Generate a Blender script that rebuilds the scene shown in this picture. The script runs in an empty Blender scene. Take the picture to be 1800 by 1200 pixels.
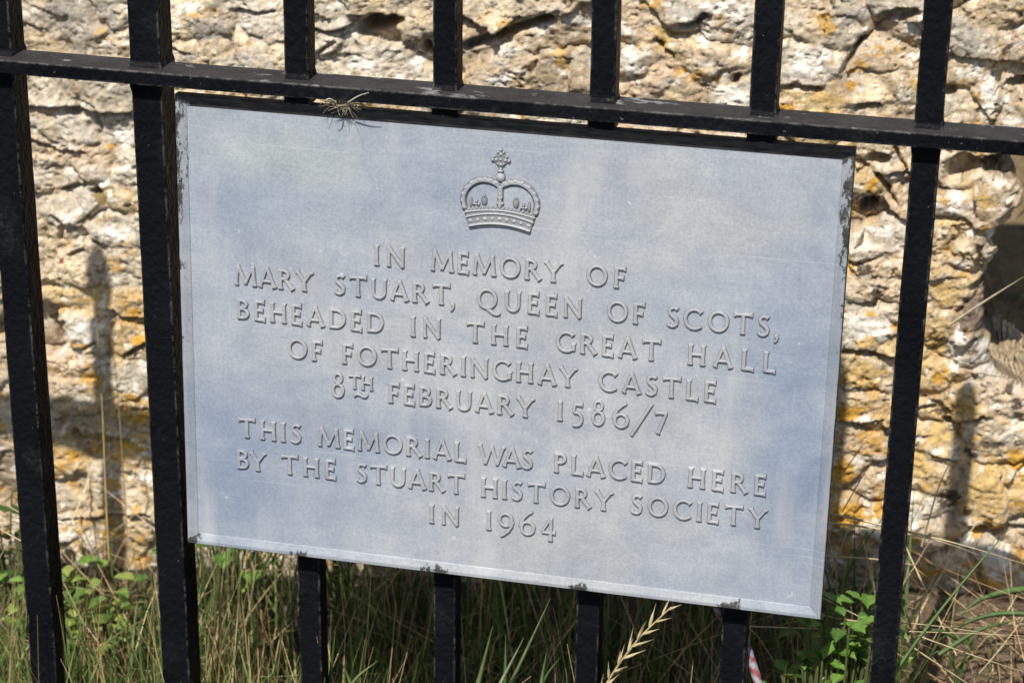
import bpy, bmesh, math, random
import numpy as np
from mathutils import Matrix, Vector

random.seed(7)
RNG = np.random.default_rng(11)
SC = bpy.context.scene
R = math.radians

# ------------------------------------------------------------------ camera, sky, sun, exposure
ZR = 0.66                                   # height of the rail's top above the ground at the fence
CAM = np.array([0.39404, -1.52722, 0.47891 + ZR])
YAW, PITCH, ROLL, FPX = 0.221904, 0.399853, 0.012753, 4166.9    # FPX for an 1800 px wide frame


def cam_axes():
    cy, sy, cp, sp = math.cos(YAW), math.sin(YAW), math.cos(PITCH), math.sin(PITCH)
    f = np.array([-sy * cp, cy * cp, -sp]); r = np.array([cy, sy, 0.0]); u = np.cross(r, f)
    c, s = math.cos(ROLL), math.sin(ROLL)
    return c * r + s * u, -s * r + c * u, f


CR, CU, CF = cam_axes()
cam_data = bpy.data.cameras.new('camera'); cam = bpy.data.objects.new('camera', cam_data)
SC.collection.objects.link(cam); SC.camera = cam
cam.matrix_world = Matrix(((CR[0], CU[0], -CF[0], CAM[0]), (CR[1], CU[1], -CF[1], CAM[1]),
                           (CR[2], CU[2], -CF[2], CAM[2]), (0, 0, 0, 1)))
cam_data.sensor_width = 36.0; cam_data.lens = FPX / 1800 * 36
cam_data.clip_start = 0.05; cam_data.clip_end = 500
cam_data.dof.use_dof = True
cam_data.dof.focus_distance = float((np.array([0.04, -0.008, -0.19 + ZR]) - CAM) @ CF)
cam_data.dof.aperture_fstop = 11.0

SUN_TRAVEL = np.array([0.032, 0.33, -0.449])
TS = -SUN_TRAVEL / np.linalg.norm(SUN_TRAVEL)
w = bpy.data.worlds.new('World'); SC.world = w; w.use_nodes = True
sky = w.node_tree.nodes.new('ShaderNodeTexSky'); sky.sky_type = 'NISHITA'; sky.sun_disc = False
sky.sun_elevation = math.asin(TS[2]); sky.sun_rotation = math.atan2(TS[0], TS[1])
bg = w.node_tree.nodes['Background']; bg.inputs['Strength'].default_value = 0.09
w.node_tree.links.new(sky.outputs[0], bg.inputs[0])
sl = bpy.data.lights.new('sun', 'SUN'); sl.energy = 4.6; sl.angle = R(0.53); sl.color = (1.0, 0.95, 0.87)
sun = bpy.data.objects.new('sun', sl); SC.collection.objects.link(sun)
sun.rotation_euler = Vector((-TS[0], -TS[1], -TS[2])).to_track_quat('-Z', 'Y').to_euler()
SC.view_settings.view_transform = 'Standard'; SC.view_settings.look = 'None'
SC.view_settings.exposure = 0.5; SC.view_settings.gamma = 1.0


def ray(px, py):
    return CF + CR * (px - 900) / FPX - CU * (py - 600) / FPX


def at(px, py, Y):
    d = ray(px, py); return CAM + d * ((Y - CAM[1]) / d[1])


# ------------------------------------------------------------------ helpers
def tag(o, label=None, cat=None, group=None, kind=None):
    for k, v in (('label', label), ('category', cat), ('group', group), ('kind', kind)):
        if v: o[k] = v
    return o


def empty(name, loc=(0, 0, 0)):
    o = bpy.data.objects.new(name, None); o.empty_display_size = 0.05
    SC.collection.objects.link(o); o.location = loc; return o


def mesh_obj(name, verts, faces, mat, parent=None, smooth=True, col=None, attrs=None):
    verts = np.asarray(verts, dtype=np.float32)
    me = bpy.data.meshes.new(name)
    if isinstance(faces, np.ndarray):
        n, k = faces.shape
        me.vertices.add(len(verts)); me.vertices.foreach_set('co', verts.ravel())
        me.loops.add(n * k); me.loops.foreach_set('vertex_index', faces.astype(np.int32).ravel())
        me.polygons.add(n)
        me.polygons.foreach_set('loop_start', np.arange(0, n * k, k, dtype=np.int32))
        me.polygons.foreach_set('loop_total', np.full(n, k, dtype=np.int32))
        me.update(calc_edges=True); me.validate()
    else:
        me.from_pydata(verts.tolist(), [], faces)
    if smooth:
        me.polygons.foreach_set('use_smooth', np.ones(len(me.polygons), dtype=bool))
    if col is not None:
        a = me.color_attributes.new('Col', 'FLOAT_COLOR', 'POINT')
        c = np.ones((len(verts), 4), dtype=np.float32); c[:, :3] = col
        a.data.foreach_set('color', c.ravel())
    for k, v in (attrs or {}).items():
        a = me.attributes.new(k, 'FLOAT', 'POINT'); a.data.foreach_set('value', np.asarray(v, dtype=np.float32))
    me.materials.append(mat); me.update()
    o = bpy.data.objects.new(name, me); SC.collection.objects.link(o)
    if parent: o.parent = parent
    return o


def grid_faces(nu, nv):
    i = np.arange(nu * nv).reshape(nv, nu)
    return np.stack([i[:-1, :-1], i[:-1, 1:], i[1:, 1:], i[1:, :-1]], -1).reshape(-1, 4)


def sstep(a, b, x):
    t = np.clip((x - a) / (b - a), 0, 1); return t * t * (3 - 2 * t)


def _hash(ix, iy, seed):
    h = (ix.astype(np.int64) * 374761393 + iy.astype(np.int64) * 668265263 + seed * 974634533) & 0xffffffff
    h = ((h ^ (h >> 13)) * 1274126177) & 0xffffffff
    h = ((h ^ (h >> 16)) * 2246822519) & 0xffffffff
    return ((h ^ (h >> 15)) & 0xffffff) / float(0xffffff)


def noise(x, y, seed=0):                     # gradient noise, about -0.7 .. 0.7
    x = np.asarray(x, float); y = np.asarray(y, float)
    ix = np.floor(x); iy = np.floor(y); fx = x - ix; fy = y - iy
    u = fx ** 3 * (fx * (fx * 6 - 15) + 10); v = fy ** 3 * (fy * (fy * 6 - 15) + 10)

    def g(dx, dy):
        a = _hash(ix + dx, iy + dy, seed) * 2 * np.pi
        return np.cos(a) * (fx - dx) + np.sin(a) * (fy - dy)
    n0 = g(0, 0) + u * (g(1, 0) - g(0, 0)); n1 = g(0, 1) + u * (g(1, 1) - g(0, 1))
    return n0 + v * (n1 - n0)


def fbm(x, y, seed=0, octv=4, gain=0.5):
    s = 0; a = 1.0; f = 1.0
    for k in range(octv):
        s = s + a * noise(x * f + 17.3 * k, y * f - 9.1 * k, seed + k); a *= gain; f *= 2.03
    return s


# ------------------------------------------------------------------ materials
class NT:
    def __init__(s, name):
        s.m = bpy.data.materials.new(name); s.m.use_nodes = True; s.t = s.m.node_tree
        s.b = s.t.nodes['Principled BSDF']; s.out = s.t.nodes['Material Output']

    def n(s, typ, **kw):
        nd = s.t.nodes.new(typ)
        for k, v in kw.items():
            if k in nd.inputs: nd.inputs[k].default_value = v
            else: setattr(nd, k, v)
        return nd

    def l(s, a, b): s.t.links.new(a, b)

    def coord(s, which='Object', scale=(1, 1, 1), rot=(0, 0, 0)):
        c = s.n('ShaderNodeTexCoord'); mp = s.n('ShaderNodeMapping')
        mp.inputs['Scale'].default_value = scale; mp.inputs['Rotation'].default_value = rot
        s.l(c.outputs[which], mp.inputs['Vector']); return mp.outputs[0]

    def noise(s, vec, scale, detail=4, rough=0.55, dist=0.0):
        nd = s.n('ShaderNodeTexNoise'); nd.inputs['Scale'].default_value = scale
        nd.inputs['Detail'].default_value = detail; nd.inputs['Roughness'].default_value = rough
        nd.inputs['Distortion'].default_value = dist
        s.l(vec, nd.inputs['Vector']); return nd.outputs['Fac']

    def ramp(s, fac, stops):
        nd = s.n('ShaderNodeValToRGB'); cr = nd.color_ramp
        while len(cr.elements) < len(stops): cr.elements.new(0.5)
        for e, (p, c) in zip(cr.elements, stops):
            e.position = p; e.color = (c, c, c, 1) if isinstance(c, (int, float)) else (*c, 1)
        s.l(fac, nd.inputs[0]); return nd.outputs[0]

    def mix(s, fac, a, b, mode='MIX'):
        nd = s.n('ShaderNodeMix'); nd.data_type = 'RGBA'; nd.blend_type = mode
        for v, i in ((fac, 0), (a, 6), (b, 7)):
            if hasattr(v, 'links'): s.l(v, nd.inputs[i])
            elif i == 0: nd.inputs[0].default_value = v
            else: nd.inputs[i].default_value = (*v, 1)
        return nd.outputs[2]

    def math(s, op, a, b=0.0, clamp=False):
        nd = s.n('ShaderNodeMath'); nd.operation = op; nd.use_clamp = clamp
        for v, i in ((a, 0), (b, 1)):
            if hasattr(v, 'links'): s.l(v, nd.inputs[i])
            else: nd.inputs[i].default_value = v
        return nd.outputs[0]

    def attr(s, name, out='Color'):
        nd = s.n('ShaderNodeAttribute'); nd.attribute_name = name; return nd.outputs[out]

    def bump(s, h, strength, dist, normal=None):
        nd = s.n('ShaderNodeBump'); nd.inputs['Strength'].default_value = strength
        nd.inputs['Distance'].default_value = dist; s.l(h, nd.inputs['Height'])
        if normal: s.l(normal, nd.inputs['Normal'])
        return nd.outputs[0]

    def edge(s, radius):                     # 0 on flats, 1 on sharp outer edges (worn there)
        bv = s.n('ShaderNodeBevel'); bv.samples = 6; bv.inputs['Radius'].default_value = radius
        ge = s.n('ShaderNodeNewGeometry'); vm = s.n('ShaderNodeVectorMath'); vm.operation = 'DOT_PRODUCT'
        s.l(bv.outputs[0], vm.inputs[0]); s.l(ge.outputs['True Normal'], vm.inputs[1])
        return s.math('SUBTRACT', 1.0, vm.outputs['Value'])


def mat_paint():
    m = NT('black_paint'); c = m.coord()
    base = m.ramp(m.noise(c, 9, 3), [(0.35, (0.0038, 0.0043, 0.0058)), (0.7, (0.0074, 0.0081, 0.0100))])
    # dust: brown grey film lying on upward faces and in blotches
    ge = m.n('ShaderNodeNewGeometry'); sp = m.n('ShaderNodeSeparateXYZ'); m.l(ge.outputs['Normal'], sp.inputs[0])
    up = m.math('MULTIPLY', m.math('MAXIMUM', sp.outputs['Z'], 0.0), m.ramp(m.noise(c, 45, 5, 0.7), [(0.3, 0.5), (0.7, 1.0)]))
    colr = m.mix(m.math('MULTIPLY', up, 0.38), base, (0.105, 0.097, 0.094))
    blot = m.math('MULTIPLY', m.ramp(m.noise(c, 14, 4, 0.65), [(0.56, 0.0), (0.75, 0.11)]), m.ramp(m.noise(c, 260, 3, 0.7), [(0.42, 0.1), (0.6, 1.0)]))
    colr = m.mix(blot, colr, (0.20, 0.20, 0.17))
    speck = m.ramp(m.noise(c, 420, 2, 0.5), [(0.735, 0.0), (0.765, 0.75)])
    colr = m.mix(m.math('MULTIPLY', speck, 0.55), colr, (0.30, 0.29, 0.27))
    # droppings and chips on the horizontal top
    drop = m.math('MULTIPLY', m.math('MAXIMUM', sp.outputs['Z'], 0.0), m.ramp(m.noise(m.coord(scale=(0.5, 1, 1)), 60, 5, 0.7), [(0.60, 0.0), (0.66, 0.8)]))
    colr = m.mix(drop, colr, (0.24, 0.24, 0.235))
    e = m.math('MULTIPLY', m.ramp(m.edge(0.0016), [(0.012, 0.0), (0.05, 1.0)]), m.ramp(m.noise(c, 55, 6, 0.8), [(0.47, 0.0), (0.60, 0.9)]))
    colr = m.mix(e, colr, (0.24, 0.23, 0.21))
    rust = m.math('MULTIPLY', m.attr('rust', 'Fac'), m.ramp(m.noise(c, 160, 4, 0.7), [(0.3, 0.55), (0.6, 1.0)]))
    colr = m.mix(rust, colr, (0.085, 0.042, 0.024))
    m.l(colr, m.b.inputs['Base Color'])
    m.l(m.ramp(m.noise(c, 30, 4), [(0.3, 0.34), (0.7, 0.52)]), m.b.inputs['Roughness'])
    m.b.inputs['Specular IOR Level'].default_value = 0.5; m.b.inputs['IOR'].default_value = 1.1
    h1 = m.noise(m.coord(scale=(1, 1, 0.75)), 210, 3, 0.5); h2 = m.noise(c, 700, 2, 0.5)
    m.l(m.bump(h2, 0.5, 0.0004, m.bump(h1, 1.0, 0.0024)), m.b.inputs['Normal'])
    return m.m


def mat_plate(kind):
    m = NT('weathered_metal_' + kind); c = m.coord()
    col = m.attr('Col')
    n1 = m.noise(m.coord(scale=(1, 1, 1.5)), 22, 6, 0.68, 0.4)
    fac = m.ramp(n1, [(0.38, 0.0), (0.64, 1.0)])
    dark = m.mix(1.0, col, (0.88, 0.905, 0.95), 'MULTIPLY'); pale = m.mix(1.0, col, (1.10, 1.09, 1.07), 'MULTIPLY')
    colr = m.mix(fac, dark, pale)
    mott = m.ramp(m.noise(c, 480, 3, 0.7), [(0.34, (0.87, 0.885, 0.91)), (0.66, (1.10, 1.095, 1.085))])
    colr = m.mix(1.0, colr, mott, 'MULTIPLY')
    # fine horizontal and vertical scouring
    for sc, st in (((3, 1, 160), 0.5), ((160, 1, 3), 0.4)):
        s = m.ramp(m.noise(m.coord(scale=sc), 7, 3, 0.6), [(0.35, (0.905, 0.915, 0.93)), (0.65, (1.06, 1.055, 1.05))])
        colr = m.mix(st, colr, m.mix(1.0, colr, s, 'MULTIPLY'))
    # a few long oblique scratches and small spots
    for rt, sc2, th in ((0.65, 5.0, 0.745), (-0.3, 6.0, 0.76), (0.9, 4.0, 0.75)):
        s = m.ramp(m.noise(m.coord(scale=(1.2, 1, 130), rot=(0, rt, 0)), sc2, 1, 0.4), [(th, 0.0), (th + 0.02, 0.5)])
        colr = m.mix(m.math('MULTIPLY', s, 0.6), colr, (0.50, 0.51, 0.52))
    run = m.math('MULTIPLY', m.ramp(m.noise(m.coord(scale=(1, 1, .09)), 34, 4, 0.6), [(0.52, 0.0), (0.68, 1.0)]), m.ramp(m.noise(c, 9, 3), [(0.42, 0.0), (0.62, .45)]))
    colr = m.mix(run, colr, (0.43, 0.435, 0.43))
    spot = m.ramp(m.noise(c, 75, 4, 0.6), [(0.70, 0.0), (0.76, 0.45)])
    colr = m.mix(spot, colr, (0.17, 0.20, 0.26))
    pale_sp = m.ramp(m.noise(c, 130, 3, 0.6), [(0.70, 0.0), (0.75, 0.5)])
    colr = m.mix(pale_sp, colr, (0.53, 0.54, 0.55))
    m.b.inputs['Metallic'].default_value = 0.1; m.b.inputs['Roughness'].default_value = 0.66; m.b.inputs['Specular IOR Level'].default_value = 0.3
    if kind == 'frame':
        mask = m.math('ADD', m.attr('paint', 'Fac'), m.math('MULTIPLY', m.math('SUBTRACT', m.noise(m.coord(scale=(1, 1, 0.4)), 120, 8, 0.8), 0.5), 2.4))
        p = m.ramp(mask, [(0.485, 0.0), (0.515, 1.0)])
        pc = m.ramp(m.noise(m.coord(scale=(1, 1, 5)), 60, 5, 0.7), [(0.35, (0.012, 0.013, 0.017)), (0.7, (0.085, 0.083, 0.075))])
        colr = m.mix(p, colr, pc)
        h = m.math('MULTIPLY', p, 1.0)
        m.l(m.bump(m.noise(c, 500, 4), 0.4, 0.0004, m.bump(h, 0.5, 0.0003)), m.b.inputs['Normal'])
    else:
        h = m.noise(c, 520, 4, 0.7); h2 = m.noise(c, 60, 4, 0.6)
        m.l(m.bump(h2, 0.25, 0.0008, m.bump(h, 0.32, 0.00035)), m.b.inputs['Normal'])
    m.l(colr, m.b.inputs['Base Color'])
    return m.m


def mat_wall():
    m = NT('rubble_limestone'); c = m.coord(); col = m.attr('Col')
    n = m.ramp(m.noise(c, 160, 6, 0.7), [(0.30, (0.68, 0.63, 0.56)), (0.45, (.98, .97, .96)), (0.72, (1.22, 1.22, 1.22))])
    colr = m.mix(1.0, col, n, 'MULTIPLY')
    n2 = m.ramp(m.noise(c, 700, 4, 0.75), [(0.3, (0.74, 0.72, 0.69)), (0.7, (1.18, 1.17, 1.15))])
    colr = m.mix(1.0, colr, n2, 'MULTIPLY')
    pit = m.ramp(m.noise(m.coord(scale=(1, 1, 1.4)), 330, 3, 0.6), [(0.28, 0.75), (0.36, 0.0)])
    colr = m.mix(pit, colr, (0.115, 0.095, 0.072))
    liv = m.ramp(m.noise(c, 95, 5, 0.75, 0.3), [(0.62, 0.0), (0.69, 0.6)])
    colr = m.mix(liv, colr, (0.60, 0.58, 0.54))
    m.l(colr, m.b.inputs['Base Color'])
    m.b.inputs['Roughness'].default_value = 0.9; m.b.inputs['Specular IOR Level'].default_value = 0.15
    h1 = m.noise(c, 260, 6, 0.75); h2 = m.noise(c, 800, 4, 0.7)
    m.l(m.bump(h2, 0.6, 0.0012, m.bump(h1, 0.8, 0.0035)), m.b.inputs['Normal'])
    return m.m


def mat_leafy(name, rough=0.55, trans=0.35):
    m = NT(name); col = m.attr('Col')
    v = m.ramp(m.noise(m.coord(), 120, 3), [(0.3, (0.8, 0.8, 0.8)), (0.7, (1.18, 1.18, 1.18))])
    colr = m.mix(1.0, col, v, 'MULTIPLY'); m.l(colr, m.b.inputs['Base Color'])
    m.b.inputs['Roughness'].default_value = rough; m.b.inputs['Specular IOR Level'].default_value = 0.35
    tr = m.n('ShaderNodeBsdfTranslucent'); m.l(m.mix(1.0, colr, (1.3, 1.35, 0.7), 'MULTIPLY'), tr.inputs['Color'])
    mx = m.n('ShaderNodeMixShader'); mx.inputs[0].default_value = trans
    m.l(m.b.outputs[0], mx.inputs[1]); m.l(tr.outputs[0], mx.inputs[2]); m.l(mx.outputs[0], m.out.inputs[0])
    return m.m


def mat_soil():
    m = NT('soil'); c = m.coord(); col = m.attr('Col')
    n = m.ramp(m.noise(c, 60, 7, 0.75), [(0.3, (0.55, 0.52, 0.5)), (0.7, (1.4, 1.4, 1.4))])
    m.l(m.mix(1.0, col, n, 'MULTIPLY'), m.b.inputs['Base Color'])
    m.b.inputs['Roughness'].default_value = 0.95
    m.l(m.bump(m.noise(c, 90, 7, 0.75), 1.0, 0.012), m.b.inputs['Normal'])
    return m.m


def mat_plain(name, rough=0.7):
    m = NT(name); m.l(m.attr('Col'), m.b.inputs['Base Color']); m.b.inputs['Roughness'].default_value = rough
    m.l(m.bump(m.noise(m.coord(), 900, 3), 0.4, 0.0005), m.b.inputs['Normal'])
    return m.m


M_PAINT = mat_paint(); M_PANEL = mat_plate('panel'); M_FRAME = mat_plate('frame')
M_WALL = mat_wall(); M_GRASS = mat_leafy('grass_blade', 0.5, 0.3); M_STRAW = mat_leafy('dry_straw', 0.6, 0.2)
M_LEAF = mat_leafy('weed_leaf', 0.45, 0.3); M_SOIL = mat_soil(); M_CORD = mat_plain('braided_cord'); M_FLUFF = mat_leafy('fluff', 0.8, 0.4)

# ------------------------------------------------------------------ ground: one sheet to the horizon
WY = 0.343                                   # mean face of the stone wall (it runs slightly away from the railing)


def wall_y(x): return WY + .058 * (np.clip(x, -1.4, .6) + .4) / .78


def to_w(px, py):
    P = at(px, py, WY)
    for _ in range(3): P = at(px, py, float(wall_y(P[0])))
    return P[0] * 1000, (P[2] - ZR) * 1000




def axis(pairs):
    out = []
    for a, b, st in pairs: out.append(np.arange(a, b, st))
    return np.unique(np.concatenate(out).round(5))


def ground_z(x, y):
    base = ZR - 0.608 + 0.050 * np.clip((x + 0.45) / 0.85, 0, 1.2)          # at the wall's foot
    t = sstep(0.02, 0.34, y)
    z = base * t + 0.0 * (1 - t)
    z = z + 0.012 * fbm(x * 7, y * 7, 5, 4)
    bank = sstep(0.58, 1.30, y)
    z = z * (1 - bank) + (ZR - 0.02) * bank
    far = np.hypot(x, y)
    return z + 0.25 * fbm(x * .06, y * .06, 9, 3) * sstep(3, 12, far)


gx = axis([(-60, -6, 4.5), (-6, -1.4, .4), (-1.4, 1.4, .02), (1.4, 6, .4), (6, 61, 4.5)])
gy = axis([(-60, -6, 4.5), (-6, -1.0, .3), (-1.0, 1.5, .02), (1.5, 6, .3), (6, 61, 4.5)])
GX, GY = np.meshgrid(gx, gy); GZ = ground_z(GX, GY)
gn = fbm(GX * 9, GY * 9, 21, 4)[..., None]
dry = sstep(.27, .36, GX)[..., None]; gcol = (np.array([.07, .05, .032]) * (1 - dry) + dry * np.array([.20, .142, .090])) * (1 + .35 * gn)
bk_ = ((GY > .44) & (GY < 1.6))[..., None]; gcol = np.where(bk_, np.array([.23, .165, .085]) * (1 + .5 * gn), gcol)
gfar = sstep(1.2, 3.0, np.hypot(GX, GY))[..., None]
gcol = gcol * (1 - gfar) + np.array([.085, .095, .035]) * gfar
tag(mesh_obj('ground', np.stack([GX, GY, GZ], -1).reshape(-1, 3), grid_faces(len(gx), len(gy)), M_SOIL, col=gcol.reshape(-1, 3).clip(.004, 1)), kind='structure')

# ------------------------------------------------------------------ rubble stone wall
# stones seen between the bars, as photo positions: (px, py, protrusion in mm, colour key)
WH = (.90, .90, .87); OR = (.62, .36, .06); OC = (.60, .44, .19); BK = (.07, .058, .045); GR = (.40, .385, .35); MO = (.30, .23, .09); TN = (.50, .385, .255)
COLS = dict(c=(.68, .58, .42), t=(.59, .485, .34), g=(.535, .49, .40), p=(.665, .53, .39), w=(.73, .68, .585),
            y=(.64, .50, .28), o=(.60, .44, .22), d=(.33, .27, .20), k=(.60, .49, .355))
STONES = [(60, 60, 0, 't'), (140, 50, 4, 'g'), (200, 30, 2, 'g'), (215, 90, 0, 't'), (100, 165, 6, 'g'), (190, 165, 8, 'g'), (130, 230, 7, 'g'),
          (215, 235, 1, 'w'), (85, 270, 2, 'p'), (170, 290, 2, 'p'), (85, 320, 3, 't'), (205, 345, 3, 'y'), (225, 300, 3, 'w'), (150, 350, 0, 'w'), (100, 360, 2, 'g'),
          (85, 410, 0, 'c'), (205, 400, 5, 'w'), (145, 465, 6, 'c'), (215, 470, 4, 'g'), (160, 530, 3, 'y'), (240, 545, 4, 'o'), (98, 590, -18, 't'),
          (145, 585, 8, 'w'), (245, 590, 5, 'o'), (120, 690, 6, 't'), (115, 645, 3, 'p'), (230, 670, 9, 'g'), (250, 715, 6, 'o'), (180, 765, -6, 't'), (240, 790, 0, 'y'),
          (90, 800, 3, 'o'), (110, 870, -3, 't'), (225, 855, 6, 'c'), (205, 935, 3, 'y'), (120, 935, 5, 'w'), (10, 660, 2, 't'), (15, 830, -4, 'd'),
          (355, 40, 4, 'c'), (440, 95, 3, 'c'), (380, 100, 3, 'c'), (470, 30, 2, 'w'), (330, 100, 3, 'c'),
          (590, 30, 6, 'c'), (590, 100, 3, 'w'), (660, 10, 9, 'c'), (668, 42, -14, 't'), (660, 100, 6, 'w'), (730, 45, 5, 'c'), (720, 110, 5, 'w'), (745, 90, -10, 't'),
          (870, 20, 8, 'c'), (960, 10, 7, 't'), (930, 60, 0, 't'), (900, 115, 7, 't'), (985, 125, 5, 't'), (1010, 50, 2, 'k'), (840, 70, -6, 't'),
          (1120, 50, 2, 'k'), (1150, 140, 3, 'p'), (1110, 105, 5, 'w'), (1215, 15, 9, 'g'), (1275, 45, 5, 'w'), (1245, 95, 8, 't'), (1290, 165, 5, 'w'), (1210, 160, 3, 't'),
          (1425, 110, 7, 'w'), (1420, 30, 4, 'k'), (1490, 35, 9, 'g'), (1560, 80, 4, 'k'), (1450, 175, 6, 'y'), (1530, 165, 4, 'c'), (1585, 50, 0, 't'), (1580, 20, 9, 'g'), (1590, 150, 4, 't'),
          (1720, 70, 10, 'g'), (1690, 125, 4, 't'), (1760, 20, 6, 't'), (1790, 70, 4, 'p'), (1742, 165, 8, 'w'), (1690, 185, 3, 'c'), (1790, 180, 5, 't'), (1785, 145, -9, 't'),
          (1560, 285, 5, 'c'), (1535, 320, 1, 'y'), (1580, 340, 3, 't'), (1525, 363, -16, 'd'), (1550, 405, 3, 'w'), (1555, 490, 6, 'k'), (1530, 570, 8, 'w'), (1525, 650, 5, 'y'),
          (1520, 715, 4, 'o'), (1590, 620, 3, 'y'), (1510, 775, 3, 't'), (1480, 815, 4, 'o'), (1530, 850, -4, 'k'), (1490, 895, 5, 'o'), (1500, 970, -3, 'd'), (1535, 910, 4, 'w'),
          (1740, 350, 16, 'k'), (1675, 300, 4, 'c'), (1675, 350, 9, 'w'), (1660, 410, 3, 'y'), (1705, 440, 5, 'c'), (1740, 440, 7, 'c'), (1665, 500, 4, 'y'), (1655, 570, 6, 'y'),
          (1688, 600, 3, 'w'), (1715, 560, 0, 'd'), (1640, 650, 3, 'o'), (1690, 705, 8, 'y'), (1740, 770, 5, 'c'), (1655, 780, 3, 'y'), (1780, 690, 3, 'k'), (1735, 860, 10, 'y'),
          (1630, 830, 3, 'y'), (1640, 940, 4, 'k'), (1610, 890, 3, 'w'), (1748, 975, 13, 'w'), (1690, 985, 6, 'c'), (1795, 940, -6, 'k'), (1795, 860, 2, 'y'), (1620, 1000, 0, 't'), (1660, 1030, -8, 't')]
seeds, prot, scol = [], [], []
for px, py, pr, k in STONES:
    seeds.append(to_w(px, py)); prot.append(pr); scol.append(COLS[k])
ns = np.array(seeds)
for j, zz in enumerate(np.arange(-760, 200, 60)):                       # filler stones wherever none is named
    for xx in np.arange(-1450, 620, 96):
        q = np.array([xx + (37 if j % 2 else 0), zz]) + RNG.uniform(-26, 26, 2) * (1, .7)
        if np.min(np.hypot((ns - q)[:, 0] / 1.3, (ns - q)[:, 1])) > 38:
            seeds.append(tuple(q)); prot.append(RNG.uniform(-5, 9)); scol.append(COLS[RNG.choice(list('ccctgpwk'))])
seeds = np.array(seeds); prot = np.array(prot, float); scol = np.array(scol)
tilt = RNG.normal(0, .10, (len(seeds), 2)); tilt[:, 1] += .05             # faces lean every way
HOLES = [(663, 44, 52, 13, -18, 34), (745, 88, 16, 12, 0, 28), (1525, 363, 15, 11, -5, 34), (98, 588, 13, 34, 0, 14), (1665, 157, 20, 9, 0, 22), (1787, 147, 22, 10, -10, 24),
         (166, 340, 9, 8, 0, 16), (1665, 735, 11, 8, 0, 16), (1580, 20, 38, 11, -12, 20), (1298, 132, 8, 9, 0, 16), (1690, 290, 34, 24, -35, 30), (1545, 272, 26, 12, -8, 18),
         (130, 195, 10, 7, 0, 14), (1718, 500, 22, 7, -28, 24)]             # px, py, rx, ry, rotation, depth
CRACKS = [([(50, 188), (120, 186), (170, 192), (235, 202)], 4, 12), ([(58, 246), (95, 256), (108, 266), (150, 268)], 3.2, 11), ([(818, 82), (880, 62), (930, 42), (968, 28)], 8, 22),
          ([(108, 335), (135, 328), (150, 324)], 4, 10), ([(98, 375), (112, 390), (108, 418)], 3.5, 10), ([(130, 443), (148, 436)], 4, 10), ([(82, 565), (118, 561)], 4.5, 12),
          ([(190, 545), (215, 560), (250, 558)], 4, 12), ([(224, 622), (245, 608), (262, 600)], 4, 11), ([(240, 712), (265, 718)], 3, 8), ([(105, 910), (180, 905), (270, 898)], 3, 11), ([(118, 610), (150, 612), (172, 598)], 2.5, 7),
          ([(555, 50), (580, 55), (620, 48)], 3, 9), ([(560, 92), (590, 72)], 3, 9), ([(418, 18), (450, 24), (480, 22)], 2.5, 7), ([(302, 85), (325, 92)], 3, 9),
          ([(1158, 72), (1180, 90)], 5, 13), ([(1200, 38), (1225, 36), (1245, 18)], 5, 14), ([(1484, 118), (1500, 88), (1516, 62)], 4.5, 13), ([(1385, 148), (1420, 152), (1440, 148)], 4, 10), ([(1508, 182), (1545, 176)], 5, 13),
          ([(1480, 612), (1525, 612), (1565, 622)], 5, 14), ([(1475, 731), (1510, 735), (1555, 730)], 2.4, 8), ([(1685, 732), (1720, 728), (1728, 722)], 4, 12), ([(1712, 920), (1745, 932), (1770, 926), (1800, 926)], 5, 14),
          ([(1612, 712), (1640, 708)], 4, 10), ([(1640, 790), (1680, 800)], 2.5, 7), ([(1575, 250), (1600, 300)], 3, 8), ([(1565, 300), (1600, 296)], 4, 10), ([(1545, 300), (1570, 340), (1576, 350)], 4, 10)]
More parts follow.
